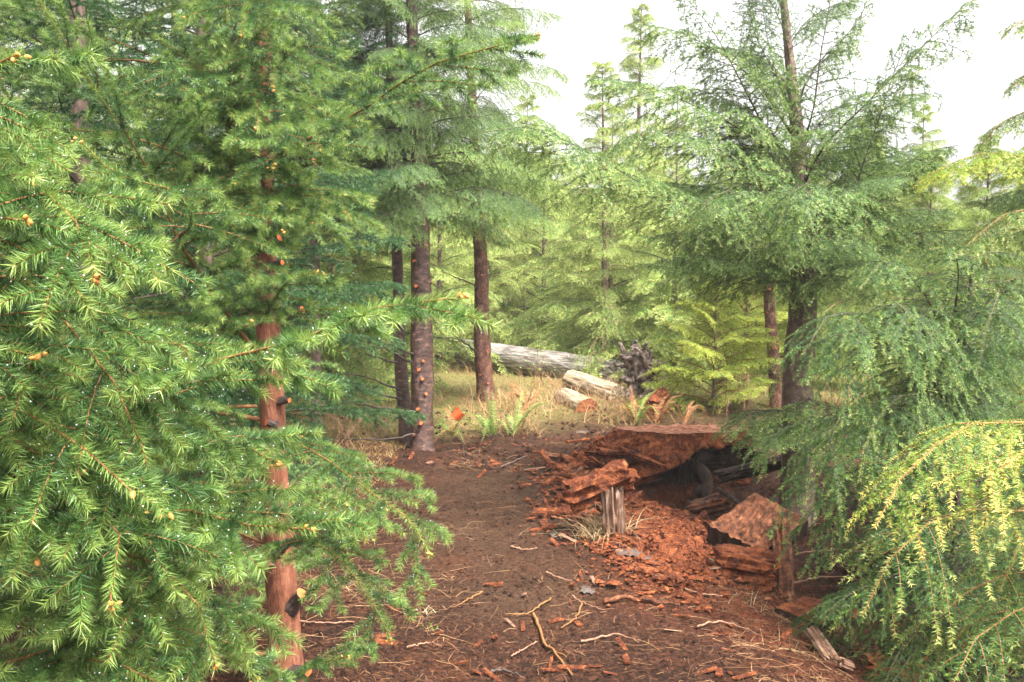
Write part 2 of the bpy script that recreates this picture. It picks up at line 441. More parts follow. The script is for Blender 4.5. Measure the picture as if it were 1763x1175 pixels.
def tubes(mb, pts, r0, r1, sides=4, mat=0, tint=0.0, pw=1.0):
    n, k, _ = pts.shape
    tan = np.gradient(pts, axis=1)
    tan = nrmz(tan)
    ref = np.where(np.abs(tan[:, :, 2:3]) > .9, np.array([1.0, 0, 0]), np.array([0, 0, 1.0]))
    u = nrmz(np.cross(tan, ref)); v = np.cross(tan, u)
    r0 = np.broadcast_to(np.asarray(r0, float), (n,)); r1 = np.broadcast_to(np.asarray(r1, float), (n,))
    rad = r1[:, None] + (r0 - r1)[:, None] * (1 - np.linspace(0, 1, k)[None]) ** pw
    th = np.arange(sides) / sides * 2 * pi
    ring = pts[:, :, None] + rad[:, :, None, None] * (np.cos(th)[None, None, :, None] * u[:, :, None] + np.sin(th)[None, None, :, None] * v[:, :, None])
    base = np.arange(n)[:, None, None] * k * sides
    a = base + np.arange(k - 1)[None, :, None] * sides + np.arange(sides)[None, None]
    b_ = base + np.arange(k - 1)[None, :, None] * sides + ((np.arange(sides) + 1) % sides)[None, None]
    q = np.stack([a, b_, b_ + sides, a + sides], -1).reshape(-1, 4)
    tv = np.broadcast_to(np.asarray(tint, float).reshape(-1, 1, 1) if np.ndim(tint) else np.full((1, 1, 1), tint), (n, k, sides)).ravel()
    mb.add(ring, quads=q, mat=mat, tint=tv)

def needles(mb, pts, nrm, dens, ln, wd, rng, ang=55, flat=False, t0=0.0, tint0=0.0, tint1=.6, mat=0, drops=0.0, dr=.0015):
    L = plen(pts)
    cnt = np.maximum(2, (L * dens * (1 - t0) * rng.uniform(.85, 1.15, len(L))).astype(int))
    idx = np.repeat(np.arange(len(L)), cnt)
    n = len(idx)
    t = t0 + (1 - t0) * rng.random(n)
    pos, tan = lerp_pts(pts, idx, t)
    nn = nrm[idx]
    nn = nrmz(nn - (nn * tan).sum(1, keepdims=True) * tan)
    B = np.cross(tan, nn)
    if flat:
        phi = np.where(rng.random(n) < .5, 0, pi) + rng.normal(0, .35, n)
        up = rng.random(n) < .15
        phi[up] = rng.uniform(.3, pi - .3, up.sum())
    else:
        phi = rng.uniform(0, 2 * pi, n)
    a = np.radians(ang) + rng.normal(0, .12, n) - .45 * np.clip((t - .9) / .1, 0, 1) * rng.random(n)
    rad = np.cos(phi)[:, None] * B + np.sin(phi)[:, None] * nn
    d = np.cos(a)[:, None] * tan + np.sin(a)[:, None] * rad
    l = ln * rng.uniform(.8, 1.12, n)
    side = nrmz(np.cross(d, rng.normal(0, 1, (n, 3))) + 1e-6) if not flat else nrmz(np.cross(d, nn + rng.normal(0, .35, (n, 3))))
    w = wd * .5
    v = np.empty((n, 3, 3))
    v[:, 0] = pos - side * w; v[:, 1] = pos + side * w; v[:, 2] = pos + d * l[:, None]
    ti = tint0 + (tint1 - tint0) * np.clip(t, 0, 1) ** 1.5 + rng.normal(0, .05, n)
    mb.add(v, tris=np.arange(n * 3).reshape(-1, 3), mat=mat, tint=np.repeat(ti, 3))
    if drops > 0:
        m = rng.random(n) < drops
        add_drops(mb, (pos + d * (l * rng.uniform(.5, 1, n))[:, None])[m] - np.array([0, 0, dr * .8]), dr, rng)

OCT = np.array([[1, 0, 0], [-1, 0, 0], [0, 1, 0], [0, -1, 0], [0, 0, 1], [0, 0, -1]], float)
OCF = np.array([[0, 2, 4], [2, 1, 4], [1, 3, 4], [3, 0, 4], [2, 0, 5], [1, 2, 5], [3, 1, 5], [0, 3, 5]])
def add_drops(mb, p, r, rng, mat=1):
    n = len(p)
    if not n: return
    rr = r * rng.uniform(.6, 1.25, n)
    v = p[:, None] + OCT[None] * rr[:, None, None]
    f = (OCF[None] + np.arange(n)[:, None, None] * 6).reshape(-1, 3)
    mb.add(v, tris=f, mat=mat)

UP = np.array([[0, 0, 1.0]])
# detail sets: needle density per metre, length, width
DET = {
    'hem_big': dict(dens=210, ln=.026, wd=.0075, ang=62, flat=True, drops=.012, dr=.003),
    'spruce': dict(dens=2500, ln=.0225, wd=.0017, ang=58, flat=False, drops=.014, dr=.0013),
    'spruce_mid': dict(dens=1050, ln=.024, wd=.0028, ang=58, flat=False, drops=.012, dr=.002),
    'hem_near': dict(dens=680, ln=.0145, wd=.0027, ang=68, flat=True, drops=.02, dr=.0013),
    'hem': dict(dens=300, ln=.015, wd=.0042, ang=65, flat=True, drops=.02, dr=.0022),
}
def bough(kind, axis, rng, det, mat, twig, spacing=None, width=.42, droop=None, base_clear=.12, tipglow=0.0, buds=False, subs=6, third=True, cap=9.0, sublen=None, shade=.0):
    """wood mesh, needle mesh, list of tip points for ONE bough along axis"""
    d = DET[det]
    ax = resample(axis, 12)[None]
    L = float(plen(ax)[0])
    wood, fol = MB(), MB()
    r0 = .004 + .0052 * L
    tubes(wood, ax, r0, .0018, 6, pw=1.9)
    sprc = kind == 'spruce'
    sp = spacing or (.078 if sprc else .042)
    if subs == 6: subs = 3 if sprc else 6
    m1 = max(5, int(L / sp))
    dr = droop if droop is not None else (.16 if sprc else .30)
    lat, ln_, t_ = children(ax, UP, m1, R(52 if sprc else 58),
                            lambda t, l: np.minimum(cap * (1.15 - .5 * t), width * l * (1 - t) ** .75 * np.minimum(1, .35 + t / .3)) + (.075 if sprc else .06),
                            dr, .12, rng, t0=base_clear, jit=.14, up=.16 if sprc else .12)
    tubes(wood, lat, .0014 + .0026 * (1 - t_), .0009, 4)
    sub, sn, st = children(lat, ln_, subs, R(48 if sprc else 55),
                           lambda t, l: (sublen or (.5 if sprc else .38)) * l * (1 - t) ** .7 + .018, dr * 1.1, .1, rng, t0=.12, jit=.2, up=.15, minlen=.03, k=4)
    tubes(wood, sub, .0010, .0006, 3)
    kw = dict(dens=d['dens'], ln=d['ln'], wd=d['wd'], rng=rng, ang=d['ang'], flat=d['flat'], drops=d['drops'], dr=d['dr'])
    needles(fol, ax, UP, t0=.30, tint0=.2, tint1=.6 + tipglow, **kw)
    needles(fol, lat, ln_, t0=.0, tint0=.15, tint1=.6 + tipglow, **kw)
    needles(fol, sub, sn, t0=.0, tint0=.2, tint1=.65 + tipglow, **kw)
    if not sprc and third:
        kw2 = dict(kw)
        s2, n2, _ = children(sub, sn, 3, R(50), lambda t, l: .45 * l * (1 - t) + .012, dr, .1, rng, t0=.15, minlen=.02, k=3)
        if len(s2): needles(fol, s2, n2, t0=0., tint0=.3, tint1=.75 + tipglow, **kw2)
    if buds:
        tips = [ax[0, -1]] + [ax[0, -1] + rng.normal(0, .008, 3) for _ in range(2)]
        far = np.argsort(-t_)[:0]
        tips += list(lat[rng.random(len(lat)) < .06, -1])
        bm = []
        for tp in tips:
            q = MB(); bud_geo(q, np.array(tp), rng); bm.append(q)
        return wood, fol, bm
    return wood, fol, None

def bud_geo(mb, c, rng):
    n1, n2 = 6, 5
    th = np.arange(n1) / n1 * 2 * pi
    zz = np.linspace(-1, 1, n2)
    rr = np.array([.35, .9, 1, .7, .1])
    dirv = nrmz(rng.normal(0, .6, 3) + np.array([.4, 0, .2]))
    u = nrmz(np.cross(dirv, [0.1, .2, 1])); v = np.cross(dirv, u)
    s = .0045 * rng.uniform(.8, 1.3)
    V = c + s * .8 * (zz[:, None, None] * 1.5 * dirv + rr[:, None, None] * (np.cos(th)[None, :, None] * u + np.sin(th)[None, :, None] * v))
    i = np.arange(n2 - 1)[:, None] * n1 + np.arange(n1)[None]
    k = np.arange(n2 - 1)[:, None] * n1 + ((np.arange(n1) + 1) % n1)[None]
    mb.add(V, quads=np.stack([i, k, k + n1, i + n1], -1).reshape(-1, 4))

def add_bough(tree, kind, axis_world, rng, det, mat, twig, **kw):
    """a hero bough along a measured curve; coordinates are made local to the tree"""
    o = np.array(tree.location)
    ax = np.array([list(p) for p in axis_world]) - o
    b0 = ax[0].copy()
    w, f, bd = bough(kind, ax - b0, rng, det, mat, twig, **kw)
    br = link('branch', w.mesh('branch', twig, True), tree, b0)
    link('needles', f.mesh('needles', [mat, M['drop']]), br)
    for q in bd or []: link('bud', q.mesh('bud', M['bud'], True), br)
    return br

# bough prototypes along +X, unit length, for copies
PROTO = {}
def protos(key, kind, det, mat, twig, n, seed, shape, **kw):
    rng = np.random.default_rng(seed)
    res = []
    for i in range(n):
        s = np.linspace(0, 1, 6)
        a, b_, side = shape[0] + rng.normal(0, .03), shape[1] + rng.normal(0, .04), rng.normal(0, .05)
        L = kw.get('L', 1.0)
        ax = np.stack([s * L, side * s * s * L, (a * s + b_ * s * s + rng.normal(0, .01, 6) * s) * L], 1)
        k2 = {k: v for k, v in kw.items() if k != 'L'}
        w, f, bd = bough(kind, ax, rng, det, mat, twig, **k2)
        res.append((w.mesh('branch', twig, True), f.mesh('needles', [mat, M['drop']])))
    PROTO[key] = (res, kw.get('L', 1.0))

def put_bough(tree, key, pos, az, el, length, rng):
    res, L = PROTO[key]
    w, f = res[rng.integers(len(res))]
    br = link('branch', w, tree)
    s = length / L
    br.matrix_local = Matrix.Translation(Vector(pos)) @ Matrix.Rotation(az, 4, 'Z') @ Matrix.Rotation(-el, 4, 'Y') @ Matrix.Rotation(rng.normal(0, .25), 4, 'X') @ Matrix.Scale(s, 4)
    link('needles', f, br)
    return br

def trunk_mesh(path, radii, mat, sides=20, seg=60, rough=.06, seed=0, lump=None):
    """tapered trunk with knobbly bark; path in local coordinates"""
    p = resample(path, seg)
    s = np.linspace(0, 1, seg)
    q = np.linspace(0, 1, len(radii))
    if len(radii) == len(path):
        q = np.concatenate([[0], np.cumsum(np.linalg.norm(np.diff(np.array(path, float), axis=0), axis=1))]); q = q / q[-1]
    rad = np.interp(s, q, radii)
    th = np.arange(sides) / sides * 2 * pi
    zz = s * np.linalg.norm(p[-1] - p[0])
    n = fbm(np.cos(th)[None] * 2.0 + seed, np.sin(th)[None] * 2.0, zz[:, None] * 5, 4)
    n2 = fbm(np.cos(th)[None] * 5.0 + seed, np.sin(th)[None] * 5.0, zz[:, None] * 16, 3)
    flare = 1 + .45 * np.exp(-zz / .10)[:, None] * (1 + .35 * np.cos(th * 4 + seed)[None])
    r = rad[:, None] * (1 + rough * 1.5 * n + rough * n2) * flare
    tan = nrmz(np.gradient(p, axis=0))
    u = nrmz(np.cross(tan, np.array([0, 1.0, 0]))); v = np.cross(tan, u)
    V = p[:, None] + r[..., None] * (np.cos(th)[None, :, None] * u[:, None] + np.sin(th)[None, :, None] * v[:, None])
    i = np.arange(seg - 1)[:, None] * sides + np.arange(sides)[None]
    k = np.arange(seg - 1)[:, None] * sides + ((np.arange(sides) + 1) % sides)[None]
    mb = MB()
    mb.add(V, quads=np.stack([i, k, k + sides, i + sides], -1).reshape(-1, 4))
    top = len(V.reshape(-1, 3))
    mb.add(np.vstack([V[-1], p[-1:] + tan[-1:] * rad[-1]]), tris=[[j, (j + 1) % sides, sides] for j in range(sides)])
    return mb.mesh('trunk', mat, True), p, rad

def tube_obj(name, pts, r0, r1, mat, parent=None, sides=8, k=14, knobbly=.0, rng=None, tint=.5):
    c = resample(pts, k)
    if rng is not None and knobbly: c[1:-1] += rng.normal(0, knobbly, (k - 2, 3))
    mb = MB(); tubes(mb, c[None], r0, r1, sides, tint=tint)
    # rounded ends
    for e, r, d in ((0, r0, -1), (k - 1, r1, 1)):
        t = nrmz((c[1] - c[0]) if e == 0 else (c[-1] - c[-2]))
        u = nrmz(np.cross(t, [0.3, .2, 1])); v = np.cross(t, u)
        th = np.arange(sides) / sides * 2 * pi
        ring = c[e] + r * (np.cos(th)[:, None] * u + np.sin(th)[:, None] * v)
        mb.add(np.vstack([ring, c[e] + t * d * r * .4]), tris=[[j, (j + 1) % sides, sides] for j in range(sides)], tint=tint)
    return link(name, mb.mesh(name, mat, True), parent)

def stub(trunk, p, d, r, L, rng, bark, name='branch_stub'):
    """sawn branch stub with an orange cut face"""
    d = nrmz(np.array(d, float)); p = np.array(p, float)
    u = nrmz(np.cross(d, [0.1, .2, 1])); v = np.cross(d, u)
    th = np.arange(10) / 10 * 2 * pi
    mb = MB(); rings = []
    for s, k in ((-.4, 1.9), (.25, 1.25), (.8, 1.0), (1.0, .97)):
        jit = 1 + rng.normal(0, .08, 10)
        rings.append(p + d * L * s + (r * k * jit)[:, None] * (np.cos(th)[:, None] * u + np.sin(th)[:, None] * v))
    V = np.array(rings)
    i = np.arange(3)[:, None] * 10 + np.arange(10)[None]; k = np.arange(3)[:, None] * 10 + ((np.arange(10) + 1) % 10)[None]
    mb.add(V, quads=np.stack([i, k, k + 10, i + 10], -1).reshape(-1, 4), mat=0)
    mb.add(np.vstack([V[-1], p + d * L * 1.03]), tris=[[j, (j + 1) % 10, 10] for j in range(10)], mat=1)
    return link(name, mb.mesh(name, [bark, M['cut_wood']]), trunk)

def loft(l, w, h, rng, mat, nseg=24, nang=28, amp=.12, jag=.06, power=2.6, fib=9, taper=1.0, bend=0.0, endmat=None, name='wood', hollow=False, endrough=.25):
    """a fibrous billet of wood along X: fibres run along its length, ends torn by jag"""
    sd = rng.uniform(0, 100)
    th = np.arange(nang) / nang * 2 * pi
    s = np.linspace(0, 1, nseg)
    ct, st = np.cos(th), np.sin(th)
    k = (np.abs(ct) ** power + np.abs(st) ** power) ** (-1 / power)
    fibn = fbm(ct[None] * fib * .5 + sd, st[None] * fib * .5, s[:, None] * l * 2.5 + sd, 4, .6)
    fine = fbm(ct[None] * fib + sd, st[None] * fib, s[:, None] * l * 9, 3, .6)
    r = k[None] * (1 + amp * fibn * 1.6 + amp * .8 * fine)
    tp = 1 + (taper - 1) * s
    je = vnoise(ct * fib * .6 + sd, st * fib * .6, 3.3) + .6 * vnoise(ct * fib * 1.5 + sd, st * fib * 1.5, 8.3)
    js = vnoise(ct * fib * .6 - sd, st * fib * .6, 1.3) + .6 * vnoise(ct * fib * 1.5 + sd, st * fib * 1.5, 2.3)
    X = -l / 2 + l * s[:, None] + jag * (je[None] * (s[:, None] ** 3) + js[None] * ((1 - s[:, None]) ** 3))
    Y = ct[None] * r * w / 2 * tp[:, None]; Z = st[None] * r * h / 2 * tp[:, None] + bend * (s * (1 - s))[:, None] * 4
    V = np.stack([X, Y, Z], -1)
    i = np.arange(nseg - 1)[:, None] * nang + np.arange(nang)[None]
    kk = np.arange(nseg - 1)[:, None] * nang + ((np.arange(nang) + 1) % nang)[None]
    mb = MB(); mb.add(V, quads=np.stack([i, kk, kk + nang, i + nang], -1).reshape(-1, 4))
    for e, sg in ((0, 1), (nseg - 1, -1)):
        ring = V[e]; c = ring.mean(0)
        mid = c + (ring - c) * .5
        mid[:, 0] += rng.normal(0, jag * endrough + 1e-5, nang)
        vv = np.vstack([ring, mid, c + np.array([[rng.normal(0, jag * .2 + 1e-5), 0, 0]])])
        q = [[j, (j + 1) % nang, nang + (j + 1) % nang, nang + j] for j in range(nang)]
        t = [[nang + j, nang + (j + 1) % nang, 2 * nang] for j in range(nang)]
        if sg > 0: q = [a[::-1] for a in q]; t = [a[::-1] for a in t]
        mb.add(vv, tris=t, quads=q, mat=1 if endmat else 0)
    return mb.mesh(name, [mat, endmat] if endmat else mat, False)
#==MAIN==
# ------------------------------------------------------------------ rotten stump, post, slabs, chips
def build_stump():
    rng = np.random.default_rng(5)
    c = P(1175, 800, 8.25); cx, cy = c.x, c.y
    t = empty('rotten_stump', (cx, cy, 0), 'huge crumbling red rotten stump with flat sawn top and a dark hollow under it', 'stump')
    na, nz_ = 360, 110
    th = np.linspace(0, 2 * pi, na, endpoint=False)
    s = np.linspace(0, 1, nz_)
    z0, z1 = -.6, .375
    A, S = np.meshgrid(th, s)
    ztop = z1 + .012 * fbm(np.cos(th) * 3, np.sin(th) * 3, 2.2, 3)
    # left flank is low and sprawls, the top only spans the middle
    Z = z0 + (ztop[None] - z0) * S
    flare = (1 - S) ** 1.15
    left = np.clip(-np.cos(A + .25), 0, 1) ** 1.2
    rad = .40 + .10 * np.abs(np.cos(A)) + flare * (.30 + .62 * left) 
    rad = rad * (1 + .13 * fbm(np.cos(A) * 1.6, np.sin(A) * 1.6, Z * 1.2, 4) + .22 * fbm(np.cos(A) * 5, np.sin(A) * 5, Z * 5, 5, .6) + .10 * fbm(np.cos(A) * 14, np.sin(A) * 14, Z * 18, 4, .6))
    # blocks torn out in steps
    rad = rad - .07 * np.floor(2.2 * np.abs(fbm(np.cos(A) * 3 + 4, np.sin(A) * 3, Z * 3.5, 2)))
    # undercut hollow facing the camera
    Ad = np.degrees(A - 2 * pi * (A > pi))
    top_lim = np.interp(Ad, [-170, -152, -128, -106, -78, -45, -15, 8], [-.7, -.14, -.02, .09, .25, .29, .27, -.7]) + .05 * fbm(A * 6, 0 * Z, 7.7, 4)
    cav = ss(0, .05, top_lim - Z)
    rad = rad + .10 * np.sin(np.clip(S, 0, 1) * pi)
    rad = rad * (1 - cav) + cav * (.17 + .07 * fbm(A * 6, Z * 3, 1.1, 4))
    X, Y = np.cos(A) * rad * 1.12, np.sin(A) * rad * (.85 - .22 * ss(.6, 1, S)) - .10 * ss(.6, 1, S)
    V = np.stack([X, Y, Z], -1)
    i = np.arange(nz_ - 1)[:, None] * na + np.arange(na)[None]
    k = np.arange(nz_ - 1)[:, None] * na + ((np.arange(na) + 1) % na)[None]
    q = np.stack([i, k, k + na, i + na], -1).reshape(-1, 4)
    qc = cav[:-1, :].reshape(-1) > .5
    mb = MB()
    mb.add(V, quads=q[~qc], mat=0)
    mb.add(V, quads=q[qc], mat=1)  # hollow wall in darker wood, its shade put into the colour
    link('trunk', mb.mesh('trunk', [M['rot_red'], M['rot_dark_shade']], True), t)
    # sawn top: rings, slightly dished
    mt = MB(); rings = []
    for f in (1.0, .985, .8, .6, .4, .2, .02):
        e = V[-1].copy(); cc = e.mean(0)
        r = cc + (e - cc) * f
        r[:, 2] = ztop + .004 + .012 * fbm(r[:, 0] * 9, r[:, 1] * 9, 0.4, 4) * (f < .99)
        rings.append(r)
    rr = np.array(rings)
    i = np.arange(6)[:, None] * na + np.arange(na)[None]; k = np.arange(6)[:, None] * na + ((np.arange(na) + 1) % na)[None]
    mt.add(rr, quads=np.stack([i, k, k + na, i + na], -1).reshape(-1, 4))
    link('sawn_top', mt.mesh('sawn_top', M['cut_old'], True), t)
    # roots hanging inside the hollow
    for pts, r0, r1 in (([(.12, -.20, .33), (.11, -.26, .10), (.15, -.30, -.12), (.10, -.34, -.5)], .075, .06),
                        ([(.16, -.28, .0), (.02, -.36, -.2), (-.12, -.42, -.42)], .035, .02)):
        tube_obj('root', pts, r0, r1, M['rot_dark_shade'], t, 12, 20, .012, rng)
    # crumbly slabs on the left flank
    for k in range(16):
        a = R(rng.uniform(168, 232)); rr_ = rng.uniform(.62, 1.12)
        x, y = cos(a) * rr_, sin(a) * rr_ * .8
        me = loft(rng.uniform(.18, .42), rng.uniform(.06, .12), rng.uniform(.03, .07), rng, M['rot_red'], 16, 18, .3, .05, 3, 7)
        o = link('splinter', me, t, (x, y, .32 - .36 * (rr_ - .5) / .6 - .02))
        o.rotation_euler = (rng.normal(0, .3), R(18) + rng.normal(0, .15), R(20) + rng.normal(0, .5))
    return t
build_stump()

rngo = np.random.default_rng(77)
def put_log(name, a, b_, w, h, label, cat, mat, endmat=None, sink=0.3, group=None, **kw):
    """a billet lying between two measured world points (on its axis)"""
    a, b_ = Vector(a), Vector(b_)
    d = b_ - a
    me = loft(d.length, w, h, rngo, mat, endmat=endmat, name=name, **kw)
    o = link(name, me, None, (a + b_) / 2)
    o.rotation_euler = d.to_track_quat('X', 'Z').to_euler()
    return tag(o, label, cat, group)

# upright post stub by the stump
g = G(1062, 925)
put_log('wooden_post', (g.x - .012, g.y, g.z - .1), (g.x - .03, g.y, P(1058, 838, g.y).z), .165, .13, 'pale grey upright post stub split off beside the rotten stump', 'post', M['wood_old'], amp=.26, jag=.05, power=2.8, nseg=30, nang=36)
g2 = P(1052, 822, g.y)
put_log('bark_slab', (g2.x - .24, g2.y + .12, g2.z - .14), (g2.x + .11, g2.y, g2.z + .03), .20, .17, 'red crumbling bark slab lying on top of the pale upright post stub', 'bark', M['rot_red'], amp=.5, jag=.07, nseg=30, power=2.2, fib=5)

def box_slab(name, corners, th, label, mat, rng, rough=.02, fib=(1, 0), cat='wood slab', group=None, edge=None):
    """a split slab with a given top quadrilateral (world points) and thickness"""
    c = [Vector(p) for p in corners]
    n = (c[1] - c[0]).cross(c[3] - c[0]).normalized()
    if n.z < 0: n = -n
    ctr = sum(c, Vector()) / 4
    nu, nv = 44, 34
    u, v = np.meshgrid(np.linspace(0, 1, nu), np.linspace(0, 1, nv))
    C = [np.array(p - ctr) for p in c]
    nn = np.array(n)
    eu = .035 * fbm(v * 7, 0, 1.0, 3) * (2 * u - 1); ev = .03 * fbm(u * 14, 0, 2.0, 4) * (2 * v - 1)
    uu, vv = u + eu, v + ev
    T = ((1 - uu) * (1 - vv))[..., None] * C[0] + (uu * (1 - vv))[..., None] * C[1] + (uu * vv)[..., None] * C[2] + ((1 - uu) * vv)[..., None] * C[3]
    rid = fbm(u * (3 + 22 * fib[1]) + 3, v * (3 + 22 * fib[0]), 3.3, 4, .6) + .8 * fbm(u * 12, v * 12, 9.1, 3)
    edge_ = np.clip(np.minimum(np.minimum(u, 1 - u), np.minimum(v, 1 - v)) / .10, .12, 1)
    top = T + nn * (rough * rid * edge_)[..., None]
    bot = T - nn * (th * (1 + .25 * fbm(u * 5, v * 5, 4.4, 3)))[..., None]
    mb = MB()
    i = np.arange(nv - 1)[:, None] * nu + np.arange(nu - 1)[None]
    q = np.stack([i, i + 1, i + nu + 1, i + nu], -1).reshape(-1, 4)
    mb.add(top, quads=q); mb.add(bot, quads=q[:, ::-1], mat=1)  # underside and sides get a darker wood, shade put into their colour
    def strip(a, b_):
        k = len(a); m = 7; f = np.linspace(0, 1, m)[:, None, None]
        g_ = a[None] * (1 - f) + b_[None] * f
        g_ = g_ + (np.array([.5, .5, .2]) * (.02 * fbm(np.arange(k)[None] * .9, f[:, :, 0] * 3, 5.0, 3))[..., None]) * np.sin(f * pi)
        j = np.arange(m - 1)[:, None] * k + np.arange(k - 1)[None]
        mb.add(g_, quads=np.stack([j, j + 1, j + k + 1, j + k], -1).reshape(-1, 4), mat=1)
    strip(top[0], bot[0]); strip(top[-1][::-1], bot[-1][::-1]); strip(top[:, 0][::-1], bot[:, 0][::-1]); strip(top[:, -1], bot[:, -1])
    o = link(name, mb.mesh(name, [mat, edge or M['rot_dark_shade']], True), None, ctr)
    return tag(o, label, cat, group)

rs = np.random.default_rng(3)
box_slab('wood_slab', [P(1220, 905, 5.95), P(1315, 950, 5.65), P(1390, 895, 6.1), P(1300, 848, 6.4)], .12,
         'big tilted slab of rippled brown wood propped over the hollow by the stump', M['rot_brown'], rs, .075, (0, 1))
box_slab('wood_slab', [P(1335, 1046, 5.0), P(1412, 1076, 4.85), P(1455, 1042, 5.05), P(1385, 1026, 5.25)], .08,
         'small flat red slab lying on the ground below the hemlock', M['rot_red'], rs, .012, (0, 1))
put_log('wood_chunk', P(1238, 968, 5.55), P(1330, 985, 5.4), .22, .19, 'rounded bright red rotten chunk under the big tilted slab', 'wood chunk', M['rot_red'], amp=.3, jag=.06, nseg=34, nang=36)
put_log('wood_chunk', P(1243, 1006, 5.5), P(1245, 986, 5.52), .09, .07, 'small broken piece with a pale splintered end beside the red chunk', 'wood chunk', M['wood_pale'], amp=.35, jag=.03)
put_log('wood_billet', P(1352, 1050, 5.35), P(1345, 905, 5.85), .11, .11, 'dark red upright rotten root leaning behind the tilted slab', 'root', M['rot_brown'], amp=.3, jag=.08, nseg=40)
put_log('wood_plank', P(1492, 1132, 4.6), P(1478, 1050, 4.75), .13, .05, 'short upright red plank standing in the shade below the hemlock', 'plank', M['rot_brown'], amp=.15, jag=.03, power=5)
put_log('wood_chunk', P(1398, 1085, 4.55), P(1432, 1135, 4.3), .07, .04, 'wet grey chunk lying in straw beside the small flat slab', 'wood chunk', M['wood_pale'], amp=.2, jag=.03, power=4)
put_log('wood_chunk', P(1448, 1140, 4.2), P(1466, 1148, 4.2), .05, .04, 'tiny pale block lying by the wet grey chunk', 'wood chunk', M['wood_pale'], amp=.2, jag=.01, power=4)
put_log('wood_chunk', P(1500, 1150, 4.2), P(1580, 1168, 4.1), .16, .12, 'crumbled red lump at the bottom edge under the dark hemlock', 'wood chunk', M['rot_red'], amp=.35, jag=.05, nseg=30)
put_log('wood_chunk', P(1530, 1095, 4.7), P(1600, 1130, 4.5), .16, .12, 'dark red lump in deep shade behind the short upright plank', 'wood chunk', M['rot_brown'], amp=.35, jag=.05, nseg=30)
put_log('fallen_root', P(1235, 842, 6.9), P(1280, 872, 6.6), .03, .03, 'thin broken root crossing the mouth of the stump hollow', 'root', M['rot_dark_shade'], amp=.2, jag=.02)
put_log('bark_slab', P(1240, 820, 7.5), P(1370, 790, 7.3), .20, .10, 'dark curved bark piece right of the stump hollow under hemlock leaves', 'bark', M['rot_dark_shade'], amp=.3, jag=.08, nseg=30)
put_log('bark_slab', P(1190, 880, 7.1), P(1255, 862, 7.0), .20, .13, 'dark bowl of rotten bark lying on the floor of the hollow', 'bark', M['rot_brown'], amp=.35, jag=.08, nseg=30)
a = P(1105, 700, 10.6)
put_log('wood_chunk', P(1122, 700, 10.9), P(1138, 680, 11.2), .20, .17, 'squat red brown block in dry bracken right of the sawn log', 'wood chunk', M['rot_red'], amp=.2, jag=.04)

# logs in the clearing
put_log('fallen_log', P(800, 607, 16.2), P(1062, 645, 13.8), .46, .46, 'long weathered grey log lying across the clearing behind the pruned trees', 'log', M['log_grey'], amp=.05, jag=.05, power=2, nseg=80, nang=48, fib=8, taper=.95)
put_log('sawn_log', P(982, 655, 12.7), P(1062, 682, 12.0), .30, .30, 'short cream log with a bark patch lying behind the sawn log', 'log', M['log_cream'], amp=.06, jag=.015, power=2, nseg=40, nang=36)
put_log('sawn_log', P(972, 688, 11.9), P(1012, 708, 11.1), .30, .30, 'short cream peeled log with a dark red sawn end facing right', 'log', M['log_cream'], endmat=M['log_end'], amp=.035, jag=.004, power=2, nseg=30, nang=36, endrough=.05)
put_log('fallen_log', P(945, 706, 11.4), P(880, 735, 10.7), .06, .05, 'thin reddish branch lying from the sawn log to the fern', 'branch', M['dead_stem'], amp=.2, jag=.02)

# root wad
def root_wad():
    rng = np.random.default_rng(12)
    c = P(1105, 655, 12.4)
    t = empty('root_wad', (c.x, c.y, tz(c.x, c.y) - .03), 'upturned dark grey root wad of a dead tree, by the yellow sapling', 'root wad')
    o = Vector(t.location)
    core = P(1105, 640, 12.4) - o
    me = loft(.55, .34, .34, rng, M['root_grey'], 24, 30, .5, .10, 2, 6, name='root_core')
    k = link('root_core', me, t, core - Vector((0, 0, .04))); k.rotation_euler = (0, R(80), .3)
    ends = [(1065, 590, 12.6, .07), (1072, 612, 12.2, .05), (1096, 585, 12.5, .10), (1112, 590, 12.2, .07), (1140, 618, 12.2, .06), (1150, 642, 12.1, .07),
            (1142, 668, 12.0, .05), (1150, 655, 12.4, .05), (1066, 660, 12.3, .06), (1078, 690, 12.1, .07), (1098, 690, 11.9, .06), (1126, 684, 12.1, .05), (1060, 630, 12.5, .05), (1122, 608, 12.6, .09), (1085, 603, 12.0, .035), (1130, 640, 11.8, .045)]
    for px, py, Y, r in ends:
        e = P(px, py, Y) - o
        m1 = core.lerp(e, .35) + Vector(rng.normal(0, .05, 3)); m2 = core.lerp(e, .72) + Vector(rng.normal(0, .05, 3))
        tube_obj('root', [core, m1, m2, e], r * 1.5, r * .30, M['root_grey'], t, 9, 16, .012, rng)
root_wad()

# red wood chips scattered from the stump: six shapes shared by many chips
chip_me = [loft(rngo.uniform(.10, .2), rngo.uniform(.02, .05), rngo.uniform(.008, .022), rngo, M['rot_red'] if k % 9 else M['wood_pale'], 8, 10, .3, .02, 3, 6, name='wood_chip') for k in range(9)]
def scatter(n, seed, fn, me_list, name, label, cat, group, smin=.5, smax=1.2, tilt=.25, lift=.008):
    rng = np.random.default_rng(seed)
    for i in range(n):
        px, py = fn(rng)
        g = G(px, py)
        o = link(name, me_list[rng.integers(len(me_list))], None, (g.x, g.y, g.z + lift))
        s = rng.uniform(smin, smax)
        o.scale = (s, s, s)
        o.rotation_euler = (rng.normal(0, tilt), rng.normal(0, tilt), rng.uniform(0, 2 * pi))
        tag(o, label, cat, group)
scatter(130, 1, lambda r: (1010 + r.normal(0, 60), 800 + abs(r.normal(0, 60))), chip_me, 'wood_chip',
        'torn red wood chip on the earth left of the rotten stump', 'wood chip', 'red wood chips left of the stump')
